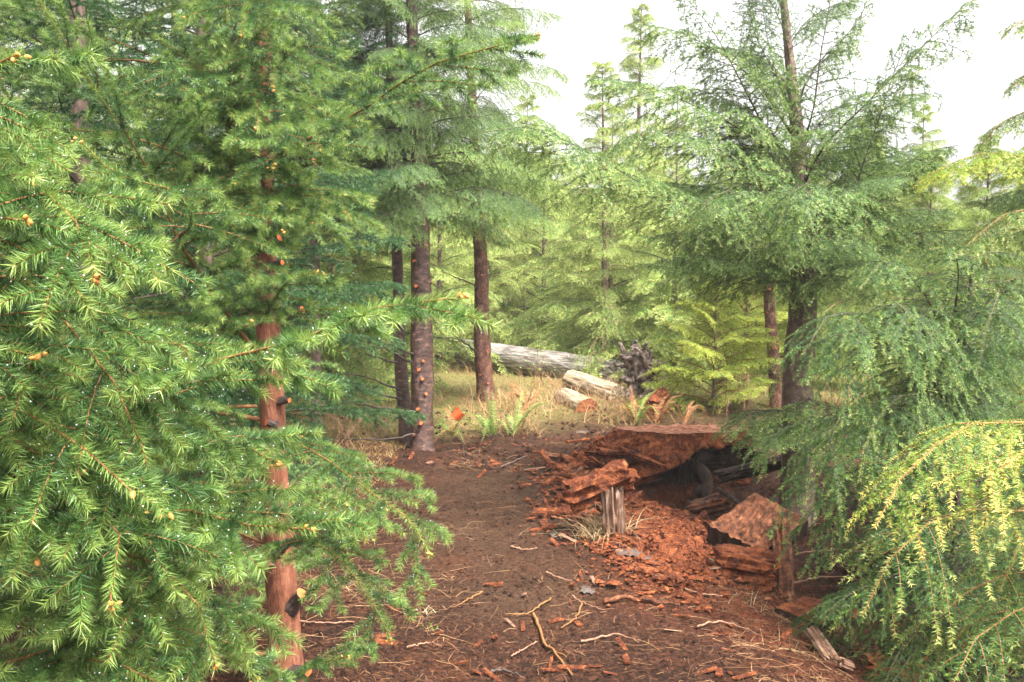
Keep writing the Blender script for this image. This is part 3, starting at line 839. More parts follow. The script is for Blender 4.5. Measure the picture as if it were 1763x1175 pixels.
scatter(80, 2, lambda r: (1170 + r.normal(0, 60), 950 + r.normal(0, 40)), chip_me, 'wood_chip',
        'torn red wood chip in the crumbled duff below the stump hollow', 'wood chip', 'red wood chips below the stump hollow')
scatter(60, 4, lambda r: (r.uniform(650, 1450), r.uniform(980, 1170)), chip_me, 'wood_chip',
        'small loose wood chip on the near part of the dirt path', 'wood chip', 'loose wood chips on the near path', .3, .7)
scatter(34, 6, lambda r: (r.uniform(640, 960), r.uniform(755, 810)), chip_me, 'wood_chip',
        'small loose wood chip at the far end of the dirt path', 'wood chip', 'loose wood chips at the far end of the path', .4, .9)
lump_me = [loft(rngo.uniform(.07, .16), rngo.uniform(.06, .11), rngo.uniform(.05, .09), rngo, M['rot_red'], 22, 26, .5, .03, 2.1, 6, name='rotten_lump') for k in range(5)]
scatter(60, 3, lambda r: (1165 + r.normal(0, 55), 925 + r.normal(0, 36)), lump_me, 'rotten_lump',
        'crumbly red lump of rotten wood between the post stub and the tilted slab', 'wood lump', 'crumbly red lumps in front of the stump')
# bark slivers piled on the stump's left side, larger
sliv = [loft(rngo.uniform(.28, .5), rngo.uniform(.05, .1), rngo.uniform(.02, .05), rngo, M['rot_brown'] if k % 2 else M['rot_red'], 16, 16, .3, .05, 3, 7, name='wood_sliver') for k in range(6)]
scatter(46, 8, lambda r: (1015 + r.normal(0, 32), 842 + r.normal(0, 38)), sliv, 'wood_sliver',
        'long red sliver of rotten wood in the heap left of the post stub', 'wood sliver', 'red slivers heaped by the post stub', .4, .85, .3, .03)

# ------------------------------------------------------------------ sticks on the path
def stick(pix, r, label, mat='dead_stem', lift=.012, fork=None):
    rng = np.random.default_rng(int(pix[0][0])); r = r * .72
    pts = [G(*p) + Vector((0, 0, lift + .01 * rng.random())) for p in pix]
    if fork is None:
        o = tube_obj('stick', [p - pts[0] for p in pts], r, r * .5, M[mat], None, 7, 18, .003, rng)
        o.location = pts[0]
        return tag(o, label, 'stick')
    t = empty('forked_stick', pts[0], label, 'stick')
    tube_obj('stem', [p - pts[0] for p in pts], r, r * .5, M[mat], t, 7, 18, .003, rng)
    f = [G(*p) + Vector((0, 0, lift)) - pts[0] for p in fork]
    tube_obj('side_twig', f, r * .6, r * .3, M[mat], t, 6, 12, .002, rng)
stick([(918, 1062), (930, 1090), (935, 1112), (958, 1135), (985, 1168)], .012, 'long curved orange root on the near path, the largest stick there', 'twig', fork=[(935, 1110), (958, 1128), (975, 1136)])
stick([(1002, 1043), (992, 1068), (966, 1088)], .008, 'pale bent stick right of the long orange root', 'twig')
stick([(948, 1036), (930, 1048), (905, 1062), (870, 1063)], .008, 'brown stick just above the long orange root', 'twig')
stick([(830, 1024), (808, 1036), (785, 1050)], .008, 'straight orange stick in the middle of the near path', 'twig')
stick([(1100, 985), (1090, 975)], .01, 'stub of stick below the wet patch', 'dead_stem')
stick([(862, 808), (880, 800), (908, 788)], .012, 'grey stick at the far bend of the path', 'bark_grey')
stick([(880, 945), (905, 950), (925, 948)], .009, 'short flat reddish stick in the centre of the path', 'dead_stem')
stick([(940, 990), (960, 1000), (985, 1006)], .007, 'thin stick right of the path centre below the dry grass tuft')
stick([(1040, 1042), (1075, 1035), (1130, 1042), (1170, 1048)], .02, 'thick dark red root half buried in the near path', 'rot_brown')
stick([(845, 1163), (870, 1162), (895, 1172)], .011, 'dark stick at the bottom edge of the path', 'bark_dark')
stick([(510, 1075), (560, 1078), (610, 1076)], .007, 'red stick pointing right from the near flaky trunk', 'dead_stem')
stick([(632, 915), (645, 905), (655, 902), (668, 896)], .009, 'crooked pale root at the left edge of the path')
stick([(880, 1135), (905, 1120), (925, 1110)], .006, 'thin stick left of the long orange root')
stick([(1180, 1020), (1230, 1032), (1300, 1026)], .007, 'long thin stick before the small pale splintered piece')
stick([(1200, 1085), (1240, 1075), (1290, 1090)], .008, 'thin stick lying on the near right side of the path')
stick([(1000, 1110), (1060, 1100), (1100, 1112)], .008, 'thin stick right of the long orange root on the near path', 'dead_stem')
stick([(700, 1120), (735, 1112), (760, 1121)], .006, 'thin stick at the near left of the path')
stick([(1355, 1030), (1420, 1015), (1495, 1022)], .010, 'dead branch lying in the shade under the hemlock', 'dead_stem', .08)
stick([(1370, 985), (1440, 978), (1500, 985)], .010, 'bare dead branch low under the dark hemlock', 'dead_stem', .12)
stick([(985, 1030), (1010, 1045), (1040, 1055)], .006, 'short stick right above the pale bent stick')
stick([(960, 905), (985, 915), (1000, 925)], .005, 'thin pale straw stick left of the dry grass tuft', 'wood_pale')

# wet patches lying on the duff
def puddle(px, py, w, h, label):
    g = G(px, py); rng = np.random.default_rng(px)
    n = 40; th = np.arange(n) / n * 2 * pi
    r = 1 + 1.1 * fbm(np.cos(th) * 2.5 + px, np.sin(th) * 2.5, .5, 4)
    rings = []
    for f in (1, .8, .5, .2):
        x, y = np.cos(th) * r * w * f, np.sin(th) * r * h * f
        rings.append(np.stack([x, y, np.full(n, .004 + .008 * (1 - f))], 1))
    i = np.arange(3)[:, None] * n + np.arange(n)[None]; k = np.arange(3)[:, None] * n + ((np.arange(n) + 1) % n)[None]
    V = np.array(rings)
    zmax = 0.012
    mb = MB(); mb.add(V, quads=np.stack([i, k, k + n, i + n], -1).reshape(-1, 4))
    mb.add(np.vstack([V[-1], [[0, 0, .012]]]), tris=[[j, (j + 1) % n, n] for j in range(n)])
    o = link('puddle', mb.mesh('puddle', M['puddle'], True), None, (g.x, g.y, g.z + .006))
    o['kind'] = 'structure'
puddle(1090, 950, .13, .16, ''); puddle(1130, 972, .07, .08, ''); puddle(955, 922, .05, .09, ''); puddle(1012, 1018, .035, .07, ''); puddle(1000, 745, .10, .10, '')

# ------------------------------------------------------------------ litter, straw, clods (uncountable)
def ribbons(mb, base, dirh, length, width, lift, rng, k=4, curve=.25, tint=None):
    n = len(base)
    s = np.linspace(0, 1, k)
    d = np.stack([np.cos(dirh), np.sin(dirh), np.zeros(n)], 1)
    sd = np.stack([-np.sin(dirh), np.cos(dirh), np.zeros(n)], 1)
    cv = rng.normal(0, curve, n)
    pts = base[:, None] + d[:, None] * (s[None, :, None] - .5) * length[:, None, None] + sd[:, None] * (cv * length)[:, None, None] * (s ** 2)[None, :, None]
    pts[:, :, 2] = terrain(pts[:, :, 0], pts[:, :, 1]) + lift[:, None] + (rng.normal(0, .006, (n, k)))
    tubes(mb, pts, width * .5, width * .25, 3, tint=tint)

def duff():
    rng = np.random.default_rng(71)
    mb = MB()
    px = np.concatenate([rng.normal(1165, 60, 7000), rng.normal(1030, 50, 3500), rng.normal(1110, 30, 1200)])
    py = np.concatenate([rng.normal(925, 38, 7000), rng.normal(830, 45, 3500), rng.normal(860, 20, 1200)])
    # flat-ground estimate of the spot, then dropped on the terrain
    Y = 1.6 * FPX / (py - HOR) * rng.uniform(.97, 1.03, len(py)); x = (px - W / 2) / FPX * Y
    ok = (Y > 4.5) & (Y < 8.6) & ~((np.abs(x - 1.5) < .5) & (Y > 7.2)); x, Y = x[ok], Y[ok]; n = len(x)
    r = np.abs(rng.normal(0, .009, n)) + .0035
    v = OCT[None] * rng.uniform(.5, 1.6, (n, 6, 1)) * r[:, None, None] * np.stack([rng.uniform(.7, 1.9, n), np.ones(n), np.full(n, .7)], 1)[:, None]
    az = rng.uniform(0, 2 * pi, n)
    vx = v[:, :, 0] * np.cos(az)[:, None] - v[:, :, 1] * np.sin(az)[:, None]; vy = v[:, :, 0] * np.sin(az)[:, None] + v[:, :, 1] * np.cos(az)[:, None]
    v = np.stack([vx, vy, v[:, :, 2]], -1) + np.stack([x, Y, terrain(x, Y) + r * .3 + rng.random(n) * .02], 1)[:, None]
    mb.add(v, tris=(OCF[None] + np.arange(n)[:, None, None] * 6).reshape(-1, 3))
    o = link('wood_crumbs', mb.mesh('wood_crumbs', M['rot_red']))
    tag(o, 'fine orange red crumbs of rotten wood spilling from the stump', 'wood crumbs', kind='stuff')
duff()

def litter():
    rng = np.random.default_rng(31)
    mb = MB()
    # area weighted by how large it shows
    def area(n, x0, x1, y0, y1):
        u = rng.random(n); y = 1 / (1 / y0 + u * (1 / y1 - 1 / y0))
        return rng.uniform(x0, x1, n), y
    for n, x0, x1, y0, y1, L0, L1, w, t0, t1 in (
            (24000, -2.2, 3.4, 3.4, 9.8, .012, .05, .0024, .0, .5),
            (3000, -.6, 3.6, 8.3, 11.2, .04, .20, .004, .2, .9),
            (4200, -2.0, 3.2, 3.4, 9.0, .03, .13, .0020, .2, .85),
            (600, -1.2, 3.0, 3.4, 7.5, .08, .26, .0026, .45, 1.0),
            (1100, 1.0, 2.6, 3.6, 5.6, .08, .24, .0026, .4, .95),
            (800, -1.3, -.2, 3.4, 6.5, .05, .18, .0024, .3, 1.0)):
        x, y = area(n, x0, x1, y0, y1)
        clump = fbm(x * 2.2, y * 2.2, 7.7, 3) + rng.normal(0, .22, n) > -.1
        x, y = x[clump], y[clump]; n = len(x)
        ribbons(mb, np.stack([x, y, np.zeros(n)], 1), rng.uniform(0, 2 * pi, n), rng.uniform(L0, L1, n), w, np.abs(rng.normal(.004, .004, n)), rng, tint=rng.uniform(t0, t1, n))
    o = link('forest_litter', mb.mesh('forest_litter', M['litter']))
    tag(o, 'fine brown needles, roots and straw littering the dark path', 'litter', kind='stuff')
    # clods of earth
    mb = MB()
    n = 12000
    x, y = area(n, -2.0, 3.3, 3.4, 11.2)
    r = (np.abs(rng.normal(0, .006, n)) + .002) * (1 + (y > 8.3) * rng.random(n) * 2)
    nrm_ = nrmz(OCT)
    v = OCT[None] * rng.uniform(.6, 1.4, (n, 6, 1)) * r[:, None, None]
    v[:, :, 2] *= .7
    v = v + np.stack([x, y, terrain(x, y) + r * .2], 1)[:, None]
    f = (OCF[None] + np.arange(n)[:, None, None] * 6).reshape(-1, 3)
    mb.add(v, tris=f)
    o = link('earth_crumbs', mb.mesh('earth_crumbs', M['ground']))
    me = o.data
    for nm, val in (('red', ss(.5, 1.2, x) * ss(4.5, 6, y)), ('meadow', x * 0)):
        a_ = me.attributes.new(nm, 'FLOAT', 'POINT'); a_.data.foreach_set('value', np.repeat(val * (1 - ss(7.8, 8.4, y)), 6).astype(np.float32))
    tag(o, 'small dark crumbs and clods of wet earth strewn over the path', 'soil', kind='stuff')
litter()

def blades(mb, x, y, L, w, lean, rng, tint, k=4, z=None):
    n = len(x)
    z = terrain(x, y) if z is None else z
    az = rng.uniform(0, 2 * pi, n)
    s = np.linspace(0, 1, k)
    h = lean * L
    pts = np.stack([x[:, None] + (np.cos(az) * h)[:, None] * s[None] ** 1.7, y[:, None] + (np.sin(az) * h)[:, None] * s[None] ** 1.7,
                    z[:, None] - .01 + (L * (1 - .45 * lean))[:, None] * (s - .45 * np.clip(lean, 0, 1.4)[:, None] * s ** 3)], -1)
    th = rng.uniform(0, 2 * pi, n)
    sd = np.stack([np.cos(th), np.sin(th), np.zeros(n)], 1)[:, None] * (w * (1 - .9 * s))[None, :, None] * .5
    V = np.stack([pts - sd, pts + sd], 2)
    i = np.arange(n)[:, None] * k * 2 + np.arange(k - 1)[None] * 2
    mb.add(V, quads=np.stack([i, i + 1, i + 3, i + 2], -1).reshape(-1, 4), tint=np.repeat(tint, k * 2))

def meadow():
    rng = np.random.default_rng(41)
    mb = MB()
    n = 42000
    u = rng.random(n); y = 1 / (1 / 9.9 + u * (1 / 26.0 - 1 / 9.9))
    x = rng.uniform(-.62, .62, n) * y
    ok = (fbm(x * 1.2, y * 1.2, 2.0, 3) + rng.normal(0, .2, n) > -.25) & ~((x > .3) & (y < 10.35 + .25 * np.sin(x * 3)))
    ok &= ~((x > 1.5) & (y < 10.9))
    x, y = x[ok], y[ok]
    g = .5 + .75 * fbm(x * .9 + 5, y * .9, 3.0, 3)
    t = np.clip(g + rng.normal(0, .22, len(x)), 0, 1)
    L = rng.uniform(.08, .30, len(x)) * (1 + .5 * (t > .5))
    blades(mb, x, y, L, .009, rng.uniform(.3, 1.5, len(x)), rng, t)
    # left verge beneath the pruned trees
    n = 9000
    x = rng.uniform(-3.2, -.95, n); y = rng.uniform(6.5, 10.2, n)
    ok = x < -1.05 - .3 * np.abs(fbm(y * 2, 0, 1, 2)) - .0
    x, y = x[ok], y[ok]
    blades(mb, x, y, rng.uniform(.05, .2, len(x)), .005, rng.uniform(.4, 1.6, len(x)), rng, np.clip(rng.normal(.65, .25, len(x)), 0, 1))
    o = link('meadow_grass', mb.mesh('meadow_grass', M['grass']))
    tag(o, 'tangled dry tan and green grass of the clearing', 'grass', kind='stuff')
meadow()

def tuft(px, py, n, L, label, mat='straw', spread=.08, seed=0, tint=(.6, .2), lean=(.4, 1.5), w=.004, cat='grass tuft', group=None):
    rng = np.random.default_rng(seed + int(px))
    g = G(px, py)
    x, y = rng.normal(0, spread, n), rng.normal(0, spread, n)
    mb = MB()
    blades(mb, x, y, rng.uniform(.5, 1.1, n) * L, w, rng.uniform(*lean, n), rng, np.clip(rng.normal(*tint, n), 0, 1), 6, z=terrain(x + g.x, y + g.y) - g.z)
    o = link('grass_tuft', mb.mesh('grass_tuft', M[mat]), None, g)
    return tag(o, label, cat, group)
tuft(1035, 925, 280, .33, 'drooping dry straw grass tuft at the foot of the pale post stub', w=.006, spread=.075, tint=(.85, .15), lean=(.5, 1.4))
tuft(738, 1058, 22, .09, 'little pale grass tuft alone on the near path', spread=.02, tint=(.8, .2))
tuft(745, 1078, 30, .05, 'tiny green sprout on the near path below the pale tuft', 'leaf', .025, w=.006)
tuft(1215, 800, 20, .15, 'few dry blades at the lip of the stump hollow', spread=.05)
tuft(900, 575, 260, .75, 'tall tan dry grass behind the long grey log', 'straw', .5, tint=(.8, .15), lean=(.1, .7), w=.010)
tuft(860, 590, 220, .70, 'tall tan dry grass clump at the left end of the long grey log', 'straw', .4, tint=(.75, .15), lean=(.1, .7), w=.010)
for k_, (px, py, lb) in enumerate([(1290, 1010, 'loose straw spread in front of the leaning rotten root'), (1330, 1060, 'loose straw left of the small flat red slab'), (1375, 1110, 'loose straw under the wet grey chunk'),
                                   (590, 1010, 'dry straw scraps beside the near flaky trunk'), (640, 1000, 'dry straw scraps at the left edge of the near path'), (1210, 1015, 'dry straw scraps by the pale splintered piece')]):
    tuft(px, py, 60, .2, lb, 'straw', .12, tint=(.6, .25), lean=(1.2, 2.0), w=.003)

# ------------------------------------------------------------------ ferns, brambles, flag
def frond(parent, base, tip, rise, rng, mat, wl=.07, pairs=34, tint=(.2, 1.0)):
    base, tip = np.array(base, float), np.array(tip, float)
    mid = (base + tip) / 2 + np.array([0, 0, rise])
    c = resample([base, mid, tip], 24)
    mb = MB()
    tubes(mb, c[None], .004, .0012, 4, tint=.7)
    t = np.repeat(np.linspace(.12, .99, pairs), 2)
    pos, tan = lerp_pts(c[None], np.zeros(len(t), int), t)
    nn = nrmz(np.array([0, 0, 1.0]) - tan * tan[:, 2:3])
    B = np.cross(tan, nn)
    sg = np.tile([1, -1], pairs)[:, None]
    l = wl * np.sin(np.clip(t * 1.02, 0, 1) ** .6 * pi * .94)[:, None] * rng.uniform(.85, 1.1, len(t))[:, None] + .006
    d = nrmz(B * sg + tan * .28 + nn * rng.normal(-.12, .1, len(t))[:, None])
    wv = tan * (l * .07 + .002)
    e = pos + d * l
    V = np.stack([pos - wv, pos + d * l * .5 - wv * .9 - nn * .002, e, pos + d * l * .5 + wv * .9, pos + wv], 1)
    n = len(t); i = np.arange(n)[:, None] * 5
    mb.add(V, tris=np.concatenate([i + [1, 2, 3]]), quads=i + [0, 1, 3, 4], tint=np.repeat(np.clip(rng.uniform(*tint, n), 0, 1), 5))
    return link('frond', mb.mesh('frond', mat), parent)

def fern(px, py, tips, label, mats, seed, wl=.07, Y=None):
    g = G(px, py)
    if Y: x_ = P(px, py, Y).x; g = Vector((x_, Y, tz(x_, Y)))
    t = empty('sword_fern', g, label, 'fern')
    rng = np.random.default_rng(seed)
    for i, (tx, ty, dy) in enumerate(tips):
        e = P(tx, ty, g.y + dy)
        e = e - g
        frond(t, (rng.normal(0, .02), rng.normal(0, .02), 0), e, .04 + .22 * abs(e.x), rng, M[mats[i % len(mats)]], wl * .66, 24)
    for k in range(5):
        az_ = rng.uniform(0, 2 * pi); L_ = rng.uniform(.22, .42)
        frond(t, (rng.normal(0, .02), rng.normal(0, .02), 0), (cos(az_) * L_, sin(az_) * L_, rng.uniform(.0, .12)), .16, rng, M[mats[k % len(mats)]], wl * .5, 20)
    return t
fern(850, 752, [(832, 665, -.1), (848, 672, .1), (778, 715, -.3), (800, 718, .2), (748, 752, -.5), (770, 738, .4)], 'green sword fern with upright fronds beside the orange flag', ['fern'], 1, .075)
fern(884, 748, [(938, 692, .1), (968, 700, -.4), (915, 690, .6), (900, 672, .5)], 'arching sword fern between the fern by the flag and the sawn log', ['fern', 'fern', 'fern_dead'], 2, .075)
fern(1095, 718, [(1075, 680, 0), (1130, 672, .3), (1050, 690, -.2), (1120, 700, -.4), (1085, 665, .4)], 'half rusty sword fern in front of the root wad', ['fern_dead', 'fern'], 3, .07, Y=10.6)
fern(1130, 725, [(1165, 690, 0), (1180, 700, -.2), (1150, 678, .4), (1110, 695, -.3), (1175, 680, .2)], 'withered red brown fern left of the yellow sapling', ['fern_dead'], 4, .07, Y=10.6)
fern(905, 705, [(868, 660, .1), (945, 668, .4), (930, 655, 0), (880, 655, .5)], 'rusty tan fern in the grass behind the arching fern', ['fern_dead'], 5, .07)
fern(780, 745, [(745, 765, -.5), (735, 748, .2), (765, 700, .4), (800, 765, -.6)], 'rusty fern with low fronds right beside the big banded trunk', ['fern_dead', 'fern'], 6, .06)
fern(1180, 718, [(1150, 690, 0), (1210, 700, .3), (1195, 690, .3)], 'small red fern under the yellow sapling', ['fern_dead'], 7, .05, Y=10.6)

def shrub(px, py, n, h, label, seed, spread=.5, mat='dead_stem', leaves=0, r=.006, cat='shrub'):
    g = G(px, py); rng = np.random.default_rng(seed)
    t = empty('bramble' if leaves else 'bare_shrub', g, label, cat)
    for i in range(n):
        a = rng.uniform(0, 2 * pi); e = Vector((cos(a) * spread * rng.uniform(.3, 1), sin(a) * spread * rng.uniform(.2, .8), h * rng.uniform(.45, 1)))
        m = Vector((e.x * .3, e.y * .3, e.z * .62))
        if rng.random() < .35: e.z *= .5
        b0 = Vector((rng.normal(0, .09), rng.normal(0, .09), -.03))
        st = tube_obj('stem', [b0, m, e], r * rng.uniform(.7, 1.2), r * .3, M[mat], t, 5, 12, .006, rng)
        mb = MB()
        ax = resample([b0, m, e], 12)[None]
        tw, _, _ = children(ax, UP, 6, R(50), lambda t_, l: .22 * l + 0 * t_, .1, 0, rng, t0=.25, up=.6)
        tubes(mb, tw, r * .35, r * .15, 3, tint=.5)
        link('twig', mb.mesh('twig', M[mat]), st)
        if leaves:
            lm = MB()
            q = tw[:, -1]
            q = np.concatenate([q, tw[:, 2]])
            k = len(q); az = rng.uniform(0, 2 * pi, k); s = rng.uniform(.012, .028, k)
            d = np.stack([np.cos(az), np.sin(az), rng.normal(.1, .3, k)], 1); sd = np.stack([-np.sin(az), np.cos(az), rng.normal(0, .3, k)], 1)
            V = np.stack([q, q + d * s[:, None] + sd * s[:, None] * .6, q + d * s[:, None] * 2.1, q + d * s[:, None] - sd * s[:, None] * .6], 1)
            lm.add(V, quads=np.arange(k * 4).reshape(-1, 4), tint=np.repeat(rng.random(k), 4))
            link('leaf', lm.mesh('leaf', M['leaf']), st)
    return t
shrub(1285, 715, 11, .95, 'bare reddish shrub stems before the thin red trunk right of the sapling', 11, .35)
shrub(1246, 722, 3, .65, 'few bent bare stems standing left of the reddish shrub', 12, .3)
shrub(925, 660, 7, .8, 'thin bramble canes with small leaves in front of the grey log', 13, .6, leaves=1, r=.004, cat='bramble')
shrub(1010, 668, 7, .75, 'leafy bramble canes over the right end of the grey log', 14, .6, leaves=1, r=.004, cat='bramble')
shrub(860, 560, 10, 1.1, 'bare tan canes behind the left end of the grey log', 15, .9, r=.006)
shrub(960, 700, 8, .5, 'bare tangled stems around the left end of the sawn log', 16, .5, r=.004)
shrub(1050, 712, 8, .45, 'tangle of dry stems right of the sawn log', 17, .4, r=.004)
shrub(600, 770, 8, .6, 'tangle of dry twigs left of the banded trunks', 18, .7, r=.004)
shrub(660, 745, 8, .5, 'dry bramble tangle behind the banded trunks', 19, .7, r=.004)

g = G(800, 752); g = Vector((P(800, 752, 9.0).x, 9.0, tz(P(800, 752, 9.0).x, 9.0)))
t = empty('pin_flag', g, 'small bright orange marker flag on a thin wire beside the fern', 'flag')
topz = P(788, 701, 9.0) - g
tube_obj('wire', [(0, 0, -.02), (topz.x * .5, 0, topz.z * .5), (topz.x, 0, topz.z)], .0016, .0016, M['wire'], t, 6, 8)
fl = [P(787, 699, 9.0) - g, P(798, 714, 8.96) - g, P(790, 727, 9.0) - g, P(776, 716, 9.03) - g]
mb = MB(); nu = 8; u, v = np.meshgrid(np.linspace(0, 1, nu), np.linspace(0, 1, nu)); F = [np.array(q) for q in fl]
Tt = ((1 - u) * (1 - v))[..., None] * F[0] + (u * (1 - v))[..., None] * F[1] + (u * v)[..., None] * F[2] + ((1 - u) * v)[..., None] * F[3]
Tt[..., 1] += .008 * np.sin(u * 6 + v * 2)
i = np.arange(nu - 1)[:, None] * nu + np.arange(nu - 1)[None]; qd = np.stack([i, i + 1, i + nu + 1, i + nu], -1).reshape(-1, 4)
mb.add(Tt, quads=qd)
mb.add(Tt + np.array([0, .0008, 0]), quads=qd[:, ::-1])
link('pennant', mb.mesh('pennant', M['flag'], True), t)
# ------------------------------------------------------------------ bough prototypes
protos('spruce', 'spruce', 'spruce_mid', M['spruce'], M['twig'], 4, 101, (.10, -.22), L=1.1, cap=.30)
protos('spruce_fg', 'spruce', 'spruce', M['spruce'], M['twig'], 3, 106, (.10, -.26), L=.9, cap=.22)
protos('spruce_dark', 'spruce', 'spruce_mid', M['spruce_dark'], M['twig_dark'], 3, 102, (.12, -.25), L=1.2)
protos('hem', 'hem', 'hem', M['hemlock'], M['twig_dark'], 5, 103, (.34, -.50), L=1.5, spacing=.045, droop=.62)
protos('hem_big', 'hem', 'hem_big', M['hemlock_pale'], M['twig_dark'], 4, 107, (.26, -.55), L=2.0, spacing=.10, width=.36, droop=.40, subs=8, tipglow=.35)
protos('hem_yel', 'hem', 'hem', M['hemlock_yellow'], M['twig'], 3, 108, (.30, -.42), L=1.0, spacing=.05, width=.44, droop=.35, tipglow=.3)
protos('hem_near', 'hem', 'hem_near', M['hemlock_rich'], M['twig_dark'], 3, 104, (.22, -.55), L=1.1, droop=.55, tipglow=.0, spacing=.05, subs=7, third=False, sublen=.25)
protos('hem_pale', 'hem', 'hem', M['hemlock_pale'], M['twig_dark'], 4, 105, (.28, -.50), L=1.5, spacing=.05, droop=.62)

def real_tree(name, label, base, path_px, radii, bark, cat='tree', group=None, extra=2.5, extra_r=.02, **kw):
    """trunk follows measured pixels at its depth and carries on above the frame"""
    o = empty(name, base, label, cat, group)
    pts = [Vector(p) - Vector(base) for p in path_px]
    pts[0] = pts[0] + Vector((0, 0, -.12))
    d = (pts[-1] - pts[-2]).normalized() if len(pts) > 1 else Vector((0, 0, 1))
    pts.append(pts[-1] + d * extra)
    me, p, rad = trunk_mesh([tuple(q) for q in pts], radii + [extra_r], bark, **kw)
    tr = link('trunk', me, o)
    return o, tr, p, rad

def at_height(p, z):
    k = int(np.argmin(np.abs(p[:, 2] - z)))
    return p[k]

def whorls(tree, p, key, z0, z1, n, Lf, rng, azf=None, el=(.15, .2)):
    """n boughs between two heights, spread by the golden angle"""
    a = rng.uniform(0, 6)
    for i in range(n):
        f = (i + rng.random() * .6) / n
        z = z0 + (z1 - z0) * f
        a += 2.39996 + rng.normal(0, .25)
        az = azf(rng, a, z) if azf else a
        if az is None: continue
        L = Lf(f, z, az) * rng.uniform(.8, 1.15)
        if L < .12: continue
        q = at_height(p, z)
        put_bough(tree, key, (q[0], q[1], z), az, el[0] + el[1] * f + rng.normal(0, .08), L, rng)

# ---- near spruce with the flaky red trunk (trunk seen at photo x 470)
Y = 3.6
base = P(488, 1200, Y); base = Vector((base.x, Y, tz(base.x, Y)))
rng = np.random.default_rng(201)
SA, tr, pA, radA = real_tree('spruce_tree', 'bright green spruce with a flaky red trunk at the left of the path', base,
    [base, P(490, 1120, Y), P(478, 900, Y), P(468, 700, Y), P(462, 560, Y), P(455, 400, Y), P(450, 200, 3.65), P(455, 0, 3.7)],
    [.072, .066, .056, .050, .047, .043, .036, .028], M['bark_red'], extra=2.0, rough=.10, seed=3)
for px, py, dx, dz, L, r in ((500, 540, 1, .3, .06, .014), (455, 480, -1, .2, .03, .02), (450, 425, 1.2, .5, .09, .016), (470, 455, .8, .1, .05, .01), (505, 1040, .5, .7, .08, .02), (500, 1158, 1, .3, .09, .022), (470, 730, -.5, .2, .03, .012), (488, 690, .9, .1, .03, .01), (520, 282, 1, .1, .06, .014), (480, 975, -.8, .3, .04, .012)):
    c = P(px, py, Y - .04) - base
    stub(tr, c, (dx, -.5, dz), r, L, rng, M['bark_dark'])
def HB(tree, px3, rng, det='spruce', kind='spruce', mat=None, twig=None, **kw):
    return add_bough(tree, kind, [P(*q) for q in px3], rng, det, mat or M['spruce'], twig or M['twig'], **kw)
A_heroes = [
    [(455, 620, 3.55), (415, 575, 3.4), (350, 480, 3.1), (310, 420, 3.0), (245, 272, 2.85), (165, 160, 2.75), (110, 70, 2.7), (60, -10, 2.65)],
    [(400, 420, 3.4), (396, 330, 3.3), (398, 250, 3.25), (398, 170, 3.2), (390, 60, 3.15), (386, -30, 3.1)],
    [(455, 300, 3.6), (470, 272, 3.1), (530, 240, 2.9), (640, 180, 2.7), (720, 122, 2.55), (800, 95, 2.45), (928, 60, 2.35)],
    [(450, 170, 3.6), (490, 170, 3.3), (530, 190, 3.1), (550, 250, 3.0)],
    [(450, 330, 3.6), (500, 330, 3.3), (560, 345, 3.1), (600, 370, 3.0)],
    [(448, 560, 3.5), (470, 520, 3.1), (500, 480, 2.9), (545, 470, 2.8)],
    [(455, 430, 3.55), (420, 400, 3.2), (428, 440, 3.0), (434, 495, 2.95)],
    [(460, 790, 3.5), (490, 760, 3.1), (560, 790, 2.8), (640, 850, 2.6), (700, 890, 2.5), (742, 955, 2.45)],
    [(470, 860, 3.5), (500, 850, 3.1), (550, 860, 2.9), (610, 900, 2.8), (630, 930, 2.75)],
    [(480, 960, 3.5), (510, 930, 3.1), (570, 950, 2.8), (630, 1020, 2.65), (672, 1100, 2.6)],
    [(440, 700, 3.5), (350, 700, 3.1), (280, 690, 2.8), (200, 720, 2.6)],
    [(440, 560, 3.5), (350, 560, 3.0), (250, 560, 2.7), (170, 600, 2.5)],
    [(440, 860, 3.5), (360, 880, 3.0), (300, 960, 2.7), (260, 1050, 2.5)],
    [(300, 415, 3.05), (330, 380, 2.7), (300, 330, 2.5), (200, 300, 2.4), (140, 245, 2.35)],
    [(450, 40, 3.65), (440, 10, 3.4), (425, 10, 3.1), (415, 60, 2.95)],
    [(450, 110, 3.65), (470, 80, 3.4), (478, 90, 3.15), (470, 150, 3.0)],
    [(450, 190, 3.6), (430, 150, 3.4), (440, 160, 3.1), (445, 220, 2.95)],
    [(450, 250, 3.6), (470, 215, 3.4), (480, 230, 3.1), (470, 290, 2.95)],
    [(452, 330, 3.6), (435, 290, 3.35), (425, 300, 3.1), (440, 360, 2.95)],
    [(452, 380, 3.6), (480, 340, 3.35), (500, 350, 3.1), (490, 400, 3.0)],
    [(490, 1170, 3.5), (530, 1150, 3.3), (560, 1140, 3.2), (600, 1130, 3.15)],
]
for i, hb in enumerate(A_heroes):
    HB(SA, hb, rng, buds=True, width=.44, tipglow=.1, cap=.16 if i == 2 else (.12 if hb[0][1] in (790, 860, 960) else .27))
def azA(r, a, z):
    c = math.cos(a); s = math.sin(a)
    if c > .25 and z < 1.45 and s < .6: return None      # the trunk is bare towards the path
    if s < -.2 and c > -.75 and z < 1.75: return None
    if c > .2 and z < 1.9: return None
    return a
whorls(SA, pA, 'spruce', 1.95, 4.1, 34, lambda f, z, az: .50, rng, lambda r, a_, z: -1.57 + r.normal(0, .55), (-.35, .3))
whorls(SA, pA, 'spruce', .15, 3.9, 46, lambda f, z, az: (1.25 if math.cos(az) < .1 else .42) * (1 - .25 * f), rng, azA)

